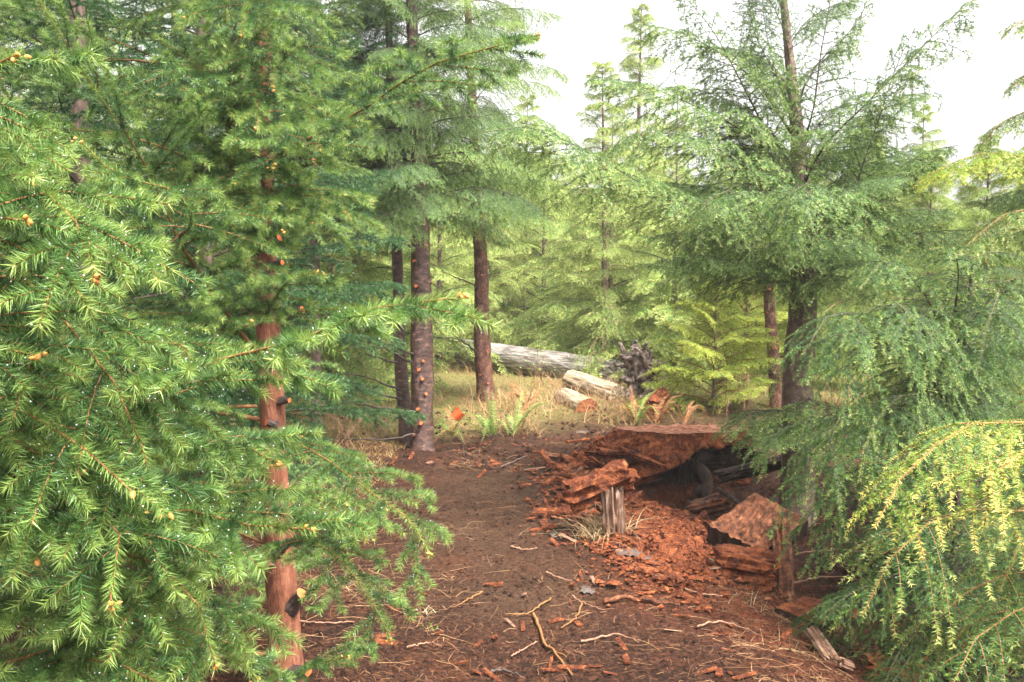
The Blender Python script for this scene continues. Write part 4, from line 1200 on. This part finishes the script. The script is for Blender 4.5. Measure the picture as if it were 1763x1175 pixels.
# ---- spruce whose trunk stands just outside the left edge; its boughs fill the lower left
Yn = 1.9
bn = P(-330, 500, Yn); bn = Vector((bn.x, Yn, tz(bn.x, Yn)))
rng = np.random.default_rng(202)
SN, tr, pN, _ = real_tree('spruce_tree', 'nearest spruce, its thick bright boughs reaching in from the left edge', bn,
    [bn, bn + Vector((.02, 0, 1.0)), bn + Vector((.03, .02, 2.2))], [.07, .055, .045], M['bark_red'], extra=1.6, rough=.1, seed=8)
def B(z): return (W / 2 + (bn.x) / Yn * FPX, HOR + (CAMZ - z) / Yn * FPX, Yn)
N_heroes = [
    [B(1.75), (-100, 330, 1.7), (0, 440, 1.6), (90, 530, 1.5), (215, 690, 1.45), (275, 890, 1.42)],
    [B(1.45), (-150, 600, 1.6), (0, 685, 1.45), (60, 720, 1.4), (130, 760, 1.35), (230, 850, 1.32)],
    [B(1.2), (-60, 780, 1.8), (150, 760, 1.65), (290, 670, 1.55), (375, 620, 1.5), (480, 600, 1.48), (600, 545, 1.46), (700, 518, 1.45), (795, 512, 1.45)],
    [B(1.0), (0, 860, 1.7), (200, 880, 1.6), (330, 880, 1.52), (430, 905, 1.48), (540, 912, 1.45)],
    [B(1.3), (-100, 700, 1.6), (50, 775, 1.5), (130, 815, 1.45)],
    [B(1.9), (-50, 320, 1.4), (80, 330, 1.3), (140, 400, 1.22), (165, 485, 1.18)],
    [B(1.6), (-150, 560, 1.4), (-30, 590, 1.3), (65, 615, 1.25)],
    [B(2.2), (-200, 150, 1.5), (-50, 130, 1.25), (30, 95, 1.2)],
    [B(.9), (0, 960, 1.7), (150, 940, 1.6), (290, 980, 1.55), (350, 1060, 1.5), (372, 1150, 1.5)],
    [B(.8), (0, 1050, 1.7), (130, 1020, 1.6), (220, 1080, 1.5), (200, 1160, 1.48)],
    [B(1.1), (0, 800, 1.6), (120, 840, 1.45), (210, 930, 1.35), (190, 1040, 1.3)],
    [B(1.3), (-50, 760, 1.9), (120, 720, 1.9), (260, 760, 1.8), (400, 760, 1.75), (480, 800, 1.7)],
    [B(2.0), (-100, 260, 1.6), (0, 300, 1.5), (60, 320, 1.5)],
    [B(1.5), (0, 620, 2.0), (150, 600, 2.0), (300, 590, 1.9), (340, 640, 1.85)],
    [B(1.7), (0, 480, 1.9), (100, 430, 1.85), (220, 420, 1.8), (260, 470, 1.75)],
    [B(.7), (50, 1130, 1.8), (250, 1080, 1.75), (400, 1110, 1.7), (450, 1180, 1.7)],
    [B(.6), (0, 1180, 1.6), (150, 1130, 1.5), (300, 1190, 1.45)],
    [B(2.0), (-150, 380, 1.3), (-60, 370, 1.25), (45, 380, 1.2)],
]
for i, hb in enumerate(N_heroes):
    HB(SN, hb, rng, buds=True, width=.40, tipglow=.12, base_clear=.2, cap=.15 if i == 2 else .21)
whorls(SN, pN, 'spruce_fg', .05, 2.9, 10, lambda f, z, az: 1.0, rng, lambda r, a, z: a if (math.cos(a) < .9 and math.sin(a) > -.1) else (None if math.sin(a) < -.1 else a))

# ---- spruces behind, at the left
def spruce_full(px, Y, h, key, label, seed, n=70, L=1.3, z0=.1, lean=0.0, bark='bark_grey', r=.07):
    b0 = P(px, 700, Y); b0 = Vector((b0.x, Y, tz(b0.x, Y)))
    rng = np.random.default_rng(seed)
    o, tr, p, _ = real_tree('spruce_tree', label, b0, [b0, b0 + Vector((lean, 0, h * .6))], [r, r * .6], M[bark], extra=h * .4, extra_r=.012, seed=seed)
    whorls(o, p, key, z0, h * .97, n, lambda f, z, az: L * (1 - f) ** .7 + .15, rng)
    return o
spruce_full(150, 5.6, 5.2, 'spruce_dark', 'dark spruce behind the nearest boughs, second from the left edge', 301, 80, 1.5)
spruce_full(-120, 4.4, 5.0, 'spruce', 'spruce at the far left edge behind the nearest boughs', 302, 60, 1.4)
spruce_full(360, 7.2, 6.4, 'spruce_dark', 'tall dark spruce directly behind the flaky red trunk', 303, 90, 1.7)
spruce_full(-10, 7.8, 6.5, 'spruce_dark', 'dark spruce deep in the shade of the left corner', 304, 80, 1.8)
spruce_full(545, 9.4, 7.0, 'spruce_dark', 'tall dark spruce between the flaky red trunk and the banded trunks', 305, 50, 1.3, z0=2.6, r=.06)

# ---- pruned hemlocks in the centre
def pruned(px_path, Y, radii, label, seed, bark, stubs, crown, n, Lf, key='hem', dead=(), el=(.05, .25), extra=2.2, azf=None):
    b0 = P(px_path[0][0], px_path[0][1], Y); b0 = Vector((b0.x, Y, tz(b0.x, Y)))
    rng = np.random.default_rng(seed)
    o, tr, p, rad = real_tree('hemlock_tree', label, b0, [b0] + [P(x, y, Y) for x, y in px_path[1:]], radii, M[bark], extra=extra, extra_r=.012, seed=seed, sides=26, seg=140, rough=.11)
    for px, py, s in stubs:
        cc = P(px, py, Y) - b0; q = at_height(p, cc.z)
        rr = np.interp(cc.z, p[:, 2], rad)
        dx = np.clip((cc.x - q[0]) / rr, -.95, .95); dy = -math.sqrt(1 - dx * dx)
        stub(tr, (q[0] + dx * rr * .8, q[1] + dy * rr * .8, cc.z), (dx, dy, .25), .0145 * s, .045 * s, rng, M[bark])
    for pts in dead:
        pp = [P(x, y, yy) - b0 for x, y, yy in pts]
        br = tube_obj('dead_branch', pp, .014, .003, M['bark_dark'], o, 6, 18, .006, rng)
        mb = MB(); ax = resample([tuple(q) for q in pp], 12)[None]
        tw, tn, tt = children(ax, UP, 16, R(50), lambda t, l: .22 * l * (1 - t * .6), .1, .1, rng, t0=.3, up=.4)
        tubes(mb, tw, .0028, .001, 3)
        link('twig', mb.mesh('twig', M['bark_dark']), br)
    whorls(o, p, key, crown[0], crown[1], n, Lf, rng, azf, el)
    return o
z_at = lambda py, Y: P(0, py, Y).z
pruned([(727, 778), (727, 690), (726, 560), (724, 430), (718, 250), (712, 100), (708, 0)], 9.3, [.120, .112, .108, .095, .075, .06, .052],
       'thick banded hemlock trunk with many orange pruning cuts beside the path', 401, 'bark_band',
       [(717, 452, 1.1), (720, 495, 1.2), (746, 489, .9), (738, 550, 1), (730, 622, 1), (724, 637, 1.2), (729, 653, 1.2), (734, 678, 1.1), (723, 704, 1.2), (716, 715, 1.2), (727, 728, 1.3), (716, 748, 1.2), (733, 425, 1), (742, 520, .8)],
       (z_at(385, 9.3), 5.8), 62, lambda f, z, az: 1.25 * (1 - .6 * f) + .1,
       dead=[[(715, 612, 9.25), (670, 593, 8.8), (620, 580, 8.4)], [(718, 712, 9.2), (650, 700, 8.8), (590, 690, 8.5), (530, 686, 8.3)], [(714, 748, 9.2), (650, 757, 8.9), (580, 755, 8.6)], [(712, 628, 9.25), (660, 600, 9.0), (600, 598, 8.8)], [(714, 428, 9.2), (670, 410, 8.9), (620, 405, 8.6)]])
pruned([(702, 768), (696, 700), (688, 590), (684, 450), (675, 250), (668, 0)], 9.55, [.075, .070, .062, .052, .042, .032],
       'thinner hemlock trunk growing tight against the left of the banded trunk', 402, 'bark_band',
       [(690, 640, .7), (684, 560, .7), (697, 720, .7)], (z_at(370, 9.55), 5.0), 34, lambda f, z, az: 1.15 * (1 - .6 * f) + .1,
       dead=[[(690, 672, 9.5), (630, 650, 9.2), (585, 640, 9.0)], [(692, 688, 9.5), (620, 672, 9.2), (555, 668, 8.9)], [(686, 627, 9.5), (650, 615, 9.3), (625, 610, 9.2)], [(684, 570, 9.5), (650, 560, 9.2)]],
       azf=lambda r, a, z: a if math.cos(a) < .5 else a + 1.6)
pruned([(838, 692), (833, 640), (829, 560), (828, 450), (820, 330), (814, 190), (806, 30), (804, 0)], 11.9, [.118, .108, .098, .085, .068, .055, .042, .04],
       'reddish hemlock trunk standing at the left end of the long grey log', 403, 'bark_brown',
       [(836, 547, .8), (830, 475, .8), (838, 605, .8), (828, 645, .8), (840, 660, .8), (832, 500, .7)], (z_at(400, 11.9), 6.6), 56, lambda f, z, az: 1.55 * (1 - .6 * f) + .1, 'hem_pale',
       dead=[[(824, 495, 11.8), (790, 480, 11.5), (760, 468, 11.3)], [(822, 608, 11.8), (790, 585, 11.5), (740, 580, 11.2)], [(824, 560, 11.8), (780, 540, 11.5)]])
pruned([(1338, 700), (1334, 640), (1327, 560), (1322, 480), (1314, 330)], 11.4, [.085, .080, .070, .062, .035],
       'slim reddish trunk just left of the big dark hemlock', 404, 'bark_brown', [(1322, 500, .8), (1332, 600, .8), (1338, 650, .8), (1320, 540, .8)],
       (z_at(490, 11.4), 3.4), 30, lambda f, z, az: 1.3 * (1 - .7 * f) + .1, 'hem_pale', extra=.6)

# ---- the big hemlock right of centre, boughs measured from the photo
Y = 7.0
b5 = P(1375, 800, Y); b5 = Vector((b5.x, Y, tz(b5.x, Y)))
rng = np.random.default_rng(205)
T5, tr5, p5, _ = real_tree('hemlock_tree', 'big dark hemlock right of the stump, long boughs rising against the sky', b5,
    [b5, P(1375, 640, Y), P(1382, 540, Y), P(1384, 420, Y), P(1378, 300, Y), P(1368, 180, Y), P(1357, 80, Y), P(1349, 0, Y)],
    [.13, .115, .105, .09, .066, .044, .033, .028], M['bark_grey'], extra=2.6, sides=26, seg=90, seed=5)
hk = dict(det='hem', kind='hem', mat=M['hemlock'], twig=M['twig_dark'])
for i, hb in enumerate([
    [(1375, 300, 7.0), (1320, 225, 6.8), (1270, 130, 6.6), (1225, 50, 6.5), (1170, -15, 6.4)],
    [(1378, 260, 7.0), (1400, 190, 6.8), (1412, 100, 6.7), (1430, 0, 6.6), (1440, -60, 6.6)],
    [(1380, 420, 7.0), (1290, 385, 6.5), (1150, 340, 6.0), (1060, 290, 5.7), (980, 245, 5.5), (880, 212, 5.4), (832, 228, 5.35)],
    [(1380, 450, 7.0), (1450, 400, 6.7), (1480, 300, 6.5), (1515, 200, 6.4), (1545, 110, 6.3), (1580, 40, 6.2)],
    [(1378, 330, 7.0), (1420, 250, 6.6), (1470, 200, 6.4), (1560, 110, 6.2), (1640, 30, 6.0), (1690, -10, 5.9)],
    [(1378, 330, 7.0), (1300, 240, 6.8), (1190, 180, 6.5), (1100, 145, 6.3), (1010, 130, 6.2)],
    [(1380, 460, 7.0), (1320, 400, 6.3), (1290, 340, 5.8), (1240, 330, 5.5), (1190, 380, 5.4)],
    [(1380, 480, 7.0), (1480, 440, 6.8), (1560, 380, 6.7), (1640, 360, 6.6)],
    [(1380, 250, 7.0), (1350, 160, 6.8), (1300, 60, 6.7), (1290, 0, 6.7)],
    [(1380, 500, 7.0), (1300, 460, 6.5), (1200, 440, 6.2), (1130, 450, 6.0)],
    [(1380, 480, 7.0), (1400, 400, 6.0), (1410, 330, 5.4), (1370, 320, 5.1), (1340, 390, 5.0)],
    [(1380, 500, 7.0), (1450, 470, 6.2), (1500, 450, 5.8), (1530, 480, 5.6)],
    [(1378, 380, 7.0), (1300, 300, 6.5), (1200, 240, 6.2), (1100, 230, 6.0), (1040, 260, 5.9)],
    [(1380, 400, 7.0), (1480, 340, 6.6), (1580, 270, 6.3), (1650, 250, 6.2)],
    [(1370, 240, 7.0), (1290, 130, 6.9), (1180, 60, 6.8), (1080, 40, 6.7)],
    [(1368, 200, 7.0), (1400, 120, 7.0), (1475, 40, 7.0), (1500, -20, 7.0)],
    [(1368, 220, 7.0), (1340, 140, 7.1), (1320, 60, 7.2), (1310, -20, 7.3)],
    [(1375, 320, 7.0), (1450, 230, 7.2), (1540, 170, 7.4), (1600, 160, 7.5)],
    [(1372, 280, 7.0), (1300, 200, 7.1), (1220, 160, 7.2), (1150, 150, 7.3)],
]):
    add_bough(T5, 'hem', [P(*q) for q in hb], rng, 'hem', M['hemlock'], M['twig_dark'], spacing=.042, width=.36, droop=.50, tipglow=.15, cap=.50)
whorls(T5, p5, 'hem', z_at(470, Y) , 2.6, 21, lambda f, z, az: 1.30 * (1 - .35 * f), rng, None, (.30, .40))
whorls(T5, p5, 'hem', 2.7, 6.0, 13, lambda f, z, az: .9 * (1 - .6 * f) + .1, rng, None, (.8, .25))
# low boughs over the slab, right of the stump
for hb in ([(1375, 720, 7.0), (1330, 705, 6.7), (1285, 720, 6.5), (1240, 745, 6.4)], [(1375, 730, 7.0), (1330, 735, 6.6), (1285, 765, 6.4)], [(1380, 700, 7.0), (1350, 740, 6.4), (1320, 770, 6.1)],
           [(1385, 680, 7.0), (1430, 720, 6.4), (1440, 790, 6.2)]):
    add_bough(T5, 'hem', [P(*q) for q in hb], rng, 'hem', M['hemlock'], M['twig_dark'], width=.42, tipglow=.2)

# ---- hemlock filling the right middle: trunk hidden in its own foliage
Y = 5.3
b6 = P(1640, 1010, Y); b6 = Vector((b6.x, Y, tz(b6.x, Y)))
rng = np.random.default_rng(206)
T6, tr6, p6, _ = real_tree('hemlock_tree', 'dense young hemlock with hanging pale tips filling the right side', b6,
    [b6, b6 + Vector((.02, 0, 1.0)), b6 + Vector((.05, 0, 1.6))], [.05, .04, .018], M['bark_dark'], extra=.35, extra_r=.008, seed=6)
for hb in ([(1640, 620, 5.3), (1600, 520, 5.0), (1550, 460, 4.8), (1520, 450, 4.7), (1480, 500, 4.6)],
           [(1640, 640, 5.3), (1580, 560, 4.7), (1540, 520, 4.4), (1590, 560, 4.2), (1660, 640, 4.1)],
           [(1640, 640, 5.3), (1540, 560, 4.8), (1440, 540, 4.5), (1400, 580, 4.4), (1395, 640, 4.35)],
           [(1640, 700, 5.3), (1540, 600, 4.6), (1460, 570, 4.3), (1450, 640, 4.2), (1475, 695, 4.15)],
           [(1640, 600, 5.3), (1700, 520, 4.9), (1720, 500, 4.7), (1700, 560, 4.5), (1680, 650, 4.4)],
           [(1640, 760, 5.3), (1540, 700, 4.7), (1450, 720, 4.4), (1400, 790, 4.3), (1385, 870, 4.25)],
           [(1640, 840, 5.3), (1560, 800, 4.8), (1470, 830, 4.5), (1440, 900, 4.4), (1430, 980, 4.35)],
           [(1640, 700, 5.3), (1560, 680, 4.5), (1500, 740, 4.2), (1480, 830, 4.1)],
           [(1640, 760, 5.3), (1600, 720, 4.4), (1560, 780, 4.2), (1540, 860, 4.1)],
           [(1640, 800, 5.3), (1520, 730, 5.1), (1400, 725, 5.0), (1330, 750, 5.0), (1280, 790, 5.0)],
           [(1640, 560, 5.3), (1650, 480, 4.8), (1640, 430, 4.6), (1600, 430, 4.5)]):
    add_bough(T6, 'hem', [P(*q) for q in hb], rng, 'hem_near', M['hemlock_rich'], M['twig_dark'], width=.40, droop=.70, tipglow=.20, subs=7, third=False, cap=.32, sublen=.20, spacing=.05)
whorls(T6, p6, 'hem_near', .25, 2.0, 58, lambda f, z, az: (.95 - .6 * f) * (.55 if math.cos(az) < -.2 and z < .95 else 1), rng, None, (-.05, .3))

# ---- hemlocks off the right edge whose boughs reach in
Y = 3.3
b7 = P(2080, 900, Y); b7 = Vector((b7.x, Y, tz(b7.x, Y)))
rng = np.random.default_rng(207)
T7, tr7, p7, _ = real_tree('hemlock_tree', 'nearest hemlock at the lower right with golden drooping tips', b7,
    [b7, b7 + Vector((0, 0, 1.0)), b7 + Vector((.02, 0, 1.8))], [.05, .04, .025], M['bark_dark'], extra=.6, extra_r=.008, seed=7)
for k_, hb in enumerate(([(2080, 640, 3.3), (1900, 700, 3.0), (1780, 730, 2.8), (1690, 725, 2.7), (1600, 775, 2.6), (1540, 840, 2.55), (1505, 910, 2.5)],
           [(2080, 700, 3.3), (1900, 740, 2.8), (1800, 770, 2.6), (1720, 800, 2.5), (1690, 860, 2.45), (1695, 905, 2.45)],
           [(2080, 800, 3.3), (1900, 860, 2.9), (1780, 880, 2.7), (1650, 880, 2.6), (1560, 930, 2.5), (1510, 1000, 2.45), (1485, 1060, 2.45)],
           [(2080, 800, 3.3), (1900, 880, 2.8), (1800, 920, 2.6), (1740, 960, 2.5), (1720, 1020, 2.5)],
           [(2080, 1000, 3.3), (1900, 1020, 2.8), (1800, 1030, 2.6), (1720, 1070, 2.5), (1660, 1120, 2.45), (1640, 1180, 2.4)],
           [(2080, 1000, 3.3), (1950, 1060, 2.7), (1820, 1100, 2.5), (1760, 1150, 2.4)],
           [(2080, 900, 3.3), (1950, 950, 3.0), (1800, 980, 2.9), (1700, 1000, 2.9), (1620, 1060, 2.8), (1600, 1120, 2.8)],
           [(2080, 560, 3.3), (1900, 640, 3.0), (1800, 690, 2.9), (1760, 760, 2.9)])):
    add_bough(T7, 'hem', [P(*q) for q in hb], rng, 'hem_near', M['hemlock_gold'] if k_ in (0, 1) else M['hemlock_rich'], M['twig'], width=.34, droop=.60, tipglow=.35 if k_ in (0, 1, 2) else .15, subs=9, spacing=.046, third=False, cap=.25, sublen=.10)
whorls(T7, p7, 'hem_near', .2, 2.2, 26, lambda f, z, az: .9 - .5 * f, rng, lambda r, a, z: a if math.sin(a) > -.2 else None, (-.05, .3))

Y = 4.3
b9 = P(1640, 1060, Y); b9 = Vector((b9.x, Y, tz(b9.x, Y)))
rng = np.random.default_rng(209)
T9, tr9, p9, _ = real_tree('hemlock_sapling', 'low dark hemlock in deep shade at the lower right, beneath the golden tips', b9,
    [b9, b9 + Vector((0, 0, .5)), b9 + Vector((.02, .02, 1.0))], [.03, .022, .010], M['bark_dark'], extra=.2, extra_r=.005, seed=10)
whorls(T9, p9, 'hem_near', .12, 1.1, 34, lambda f, z, az: .80 - .45 * f, rng, None, (.05, .3))

Y = 6.2
b8 = P(1960, 900, Y); b8 = Vector((b8.x, Y, tz(b8.x, Y)))
rng = np.random.default_rng(208)
T8, tr8, p8, _ = real_tree('hemlock_tree', 'tall hemlock off the right edge with golden sprays high against the sky', b8,
    [b8, b8 + Vector((0, 0, 2.0)), b8 + Vector((.03, 0, 3.6))], [.09, .07, .04], M['bark_dark'], extra=1.2, extra_r=.01, seed=9)
for k_, hb in enumerate(([(1960, 330, 6.2), (1850, 300, 6.0), (1760, 270, 5.8), (1690, 265, 5.7), (1620, 290, 5.6), (1570, 325, 5.6)],
           [(1960, 420, 6.2), (1850, 400, 5.8), (1760, 360, 5.6), (1690, 400, 5.5), (1630, 460, 5.4)],
           [(1960, 250, 6.2), (1860, 200, 6.0), (1780, 190, 5.9), (1720, 215, 5.8), (1690, 250, 5.8)],
           [(1960, 60, 6.2), (1860, 40, 6.0), (1780, 30, 5.9), (1740, 50, 5.8)],
           [(1960, 160, 6.2), (1880, 130, 6.0), (1790, 120, 5.9), (1745, 150, 5.8)],
           [(1960, 500, 6.2), (1840, 470, 5.8), (1740, 480, 5.6), (1680, 540, 5.5)])):
    add_bough(T8, 'hem', [P(*q) for q in hb], rng, 'hem', M['hemlock_yellow'] if k_ in (0,) else M['hemlock'], M['twig'], width=.22, droop=.5, tipglow=.3)
whorls(T8, p8, 'hem', .3, 4.4, 60, lambda f, z, az: 1.5 - 1.1 * f, rng, lambda r, a, z: a if (math.cos(a) > -.6 or z < 2.4) else None, (0., .3))

# ------------------------------------------------------------------ background hemlocks (each a tree; crown and trunk meshes shared by look-alikes)
def crown_tree(h, r, seed, needle, n=64, low=.06, dens=70, drp=.55, gap=0.0, pw=.8):
    rng = np.random.default_rng(seed)
    ax, nn = [], []
    a = 0
    for i in range(n):
        f = (i + rng.random() * .7) / n
        z = h * (low + (1 - low) * f * .985) + rng.normal(0, .03)
        a += 2.39996 + rng.normal(0, .3)
        L = r * ((1 - f) ** pw) * rng.uniform(.45, 1.25) + .14
        s = np.linspace(0, 1, 7)
        d = np.array([cos(a), sin(a), 0])
        el = .15 + .45 * f + 1.1 * max(0, f - .6) + rng.normal(0, .24)
        ax.append(np.array([0, 0, z]) + d[None] * (s * L)[:, None] + np.array([0, 0, 1.0])[None] * ((el * s - (.42 + .1 * f) * s ** 2.2) * L)[:, None] + np.cross(d, [0, 0, 1.])[None] * (rng.normal(0, .08) * s ** 2 * L)[:, None])
    ax = np.array(ax); nn = np.repeat(UP, n, 0)
    w = MB(); w2 = MB()
    tubes(w2, ax, .007 + .004 * plen(ax), .002, 4)
    f_ = MB()
    lat, ln_, t_ = children(ax, nn, 22, R(56), lambda t, l: .40 * l * (1 - t) ** .7 * np.minimum(1, .4 + t / .3) + .08, drp, .1, rng, t0=.12, up=.15, k=4)
    sub, sn, st = children(lat, ln_, 6, R(52), lambda t, l: .42 * l * (1 - t) ** .6 + .04, drp * 1.2, .1, rng, t0=.1, up=.2, k=3, minlen=.05)
    tubes(w2, lat, .003, .001, 3)
    needles(f_, ax, nn, dens * 1.2, .04, .009, rng, 60, True, .4, .3, .8)
    needles(f_, lat, ln_, dens, .036, .0085, rng, 60, True, 0, .15, .8)
    needles(f_, sub, sn, dens, .034, .008, rng, 60, True, 0, .2, .95)
    tm, _, _ = trunk_mesh([(0, 0, -.2), (rng.normal(0, .04), rng.normal(0, .04), h * .5), (0, 0, h * 1.03)], [.012 * h, .008 * h, .003], M['bark_grey'], 12, 40, .05, seed)
    crown = f_.mesh('crown', [needle, M['drop']])
    return tm, w2.mesh('limbs', M['dead_stem'], True), crown

BG = {
    'pale1': crown_tree(6.0, 2.0, 501, M['hemlock_pale'], 120),
    'pale2': crown_tree(7.0, 1.9, 502, M['hemlock_pale'], 120, .08),
    'green1': crown_tree(6.0, 1.9, 503, M['hemlock_mid'], 115),
    'yellow': crown_tree(4.0, 1.6, 504, M['hemlock_yellow'], 60, .03),
    'sapling': crown_tree(1.75, .92, 506, M['hemlock_yellow'], 60, .03, 100, .3, pw=.6),
    'frond': crown_tree(4.8, 2.2, 507, M['hemlock_pale'], 74, .04, 105, .55, pw=.6),
    'slim': crown_tree(7.5, 1.35, 505, M['hemlock_pale'], 84, .12, 75, pw=.65),
}
def frond_tree(px, Y, h, key, L, n, label, name='hemlock_tree', z0=.1, r=.06, el=(.1, .5), seed=1):
    x = (px - W / 2) / FPX * Y
    b0 = Vector((x, Y, tz(x, Y)))
    rng = np.random.default_rng(seed)
    o, tr, p, _ = real_tree(name, label, b0, [b0, b0 + Vector((.02, .02, h * .55))], [r, r * .6], M['bark_grey'], extra=h * .45, extra_r=.006, seed=seed)
    whorls(o, p, key, z0, h * .97, n, lambda f, z, az: L * (1 - f) ** .75 + .12, rng, None, el)
    return o
frond_tree(1050, 17.0, 4.5, 'hem_big', 2.2, 60, 'broad pale hemlock with drooping layers directly behind the grey log', seed=61, z0=.35)
frond_tree(935, 19.5, 4.8, 'hem_big', 2.2, 54, 'pale hemlock just right of the reddish trunk, behind the dry grass', seed=62)
frond_tree(1160, 14.6, 3.6, 'hem_big', 1.9, 54, 'green hemlock behind the root wad', seed=63)
frond_tree(1285, 14.0, 2.8, 'hem_yel', 1.5, 60, 'yellow green hemlock behind the small bright sapling', seed=64)
frond_tree(1230, 11.3, 1.55, 'hem_yel', .95, 46, 'small bright yellow green hemlock sapling right of the root wad', 'hemlock_sapling', .06, .025, (.15, .5), 65)
frond_tree(755, 16.4, 3.6, 'hem_big', 1.7, 50, 'green hemlock seen between the banded trunk and the reddish trunk', seed=66)
frond_tree(1110, 24.0, 5.6, 'hem_big', 2.6, 54, 'wide pale hemlock far behind the root wad, above the broad drooping one', seed=67)
frond_tree(850, 24.0, 5.4, 'hem_big', 2.4, 50, 'wide pale hemlock behind the small green one far beyond the dry grass', seed=68)
frond_tree(610, 12.6, 3.8, 'hem_big', 1.7, 50, 'low hemlock behind the thinner banded trunk', seed=69)
def bg_tree(px, Y, kind, s, label, group=None, sz=None):
    rng = np.random.default_rng(int(px * 7 + Y * 31) % 100000)
    x = (px - W / 2) / FPX * Y
    tm, wm, cm = BG[kind]
    nm = {'sapling': 'hemlock_sapling', 'yellow': 'hemlock_sapling'}.get(kind, 'hemlock_tree')
    o = empty(nm, (x, Y, tz(x, Y)), label, 'tree', group)
    o.rotation_euler = (rng.normal(0, .02), rng.normal(0, .02), rng.uniform(0, 2 * pi))
    o.scale = (s, s, sz or s)
    link('trunk', tm, o); link('limbs', wm, o); link('crown', cm, o)
    return o
bg_tree(560, 12.0, 'green1', .80, 'green hemlock between the flaky trunk and the banded trunks')
bg_tree(880, 24.0, 'green1', .85, 'small green hemlock far behind the dry grass')
bg_tree(1095, 19.0, 'slim', .95, 'slender hemlock with a thin bare top rising left of the big hemlock')
bg_tree(1165, 21.5, 'slim', .80, 'slender pale hemlock between the thin bare top and the big hemlock')
bg_tree(905, 22.0, 'slim', .80, 'slender hemlock top just right of the reddish trunk')
bg_tree(1585, 15.0, 'slim', .58, 'slender hemlock tip against the sky between the two right hemlocks')
bg_tree(1480, 13.0, 'green1', .62, 'green hemlock behind the right shoulder of the big hemlock')
bg_tree(1600, 10.5, 'green1', .52, 'green hemlock behind the dense hemlock with pale tips')
bg_tree(1700, 9.0, 'green1', .50, 'dark green hemlock at the right edge beneath the golden sprays')
bg_tree(1410, 15.5, 'pale1', .62, 'pale hemlock seen under the big hemlock right of its trunk')
bg_tree(1240, 20.0, 'pale2', .62, 'pale hemlock rising left behind the slim reddish trunk')
bg_tree(1330, 18.0, 'yellow', .95, 'yellow green hemlock behind the slim reddish trunk')
bg_tree(690, 17.5, 'pale2', .80, 'tall pale hemlock behind the banded trunks')
bg_tree(600, 19.0, 'pale2', .85, 'tall pale hemlock left of the banded trunks')
bg_tree(1010, 24.5, 'pale2', .66, 'pale hemlock far behind the broad drooping hemlock')
bg_tree(840, 19.0, 'pale2', .60, 'pale hemlock straight behind the reddish trunk')
for px, Y_, k_, s_, lb in ((1040, 14.5, 'slim', .66, 'slender hemlock rising behind the short cream logs'),
        (1120, 22.5, 'pale1', .80, 'pale hemlock far behind the root wad'), (925, 27.0, 'pale1', .9, 'pale hemlock far behind the right of the reddish trunk'),
        (1040, 29.0, 'pale2', .8, 'tall pale hemlock farthest behind the grey log'), (730, 23.0, 'pale1', .9, 'pale hemlock far behind the thick banded trunk'),
        (1380, 22.0, 'pale1', .8, 'pale hemlock far behind the big hemlock trunk'), (1300, 25.0, 'pale2', .75, 'pale hemlock far behind the slim reddish trunk'),
        (1500, 18.0, 'pale1', .62, 'pale hemlock far behind the right shoulder of the big hemlock'), (800, 27.0, 'pale2', .8, 'pale hemlock far behind between the centre trunks')):
    bg_tree(px, Y_, k_, s_, lb)
far = np.random.default_rng(9)
for i in range(46):
    Yf = far.uniform(26, 44)
    px = 380 + (1500) * (i + far.random()) / 46
    bg_tree(px, Yf, ['pale1', 'pale2', 'pale1', 'green1', 'slim'][far.integers(5)], far.uniform(.68, .95) * (Yf / 34) ** .9, 'pale washed out hemlock in the far wood beyond the clearing', 'far hemlocks beyond the clearing')
for i, (px, Yf) in enumerate([(-200, 12), (0, 13), (150, 11.5), (300, 13.5), (430, 12.5), (520, 15), (450, 18)]):
    bg_tree(px, Yf, ['green1', 'pale2'][i % 2], 1.0, 'green hemlock standing hidden behind the spruces on the left', 'hemlocks behind the left spruces')
for i, (px, Yf) in enumerate([(1800, 11), (1950, 13), (1760, 16), (1660, 20), (1560, 21)]):
    bg_tree(px, Yf, 'green1', .55 if Yf < 14 else .62, 'green hemlock standing behind the hemlocks on the right', 'hemlocks behind the right trees')

# ------------------------------------------------------------------ haze volume added as a veil of glare
def haze():
    mb = MB()
    x0, x1, y0, y1, z0, z1 = -70, 70, -12, 90, -6, 16
    v = [(x, y, z) for x in (x0, x1) for y in (y0, y1) for z in (z0, z1)]
    mb.add(v, quads=[[0, 1, 3, 2], [4, 6, 7, 5], [0, 4, 5, 1], [2, 3, 7, 6], [0, 2, 6, 4], [1, 5, 7, 3]])
    m = bpy.data.materials.new('added_glare_veil'); m.use_nodes = True
    nt = m.node_tree; nt.nodes.clear()
    pv = nt.nodes.new('ShaderNodeVolumePrincipled'); out = nt.nodes.new('ShaderNodeOutputMaterial')
    pv.inputs['Color'].default_value = (1, 1, 1, 1)
    pv.inputs['Density'].default_value = .0015
    pv.inputs['Anisotropy'].default_value = .2
    nt.links.new(pv.outputs[0], out.inputs['Volume'])
    o = link('haze', mb.mesh('haze', m))
    tag(o, 'thin pale haze through the whole wood, added as a veil of glare', 'haze', kind='stuff')
haze()
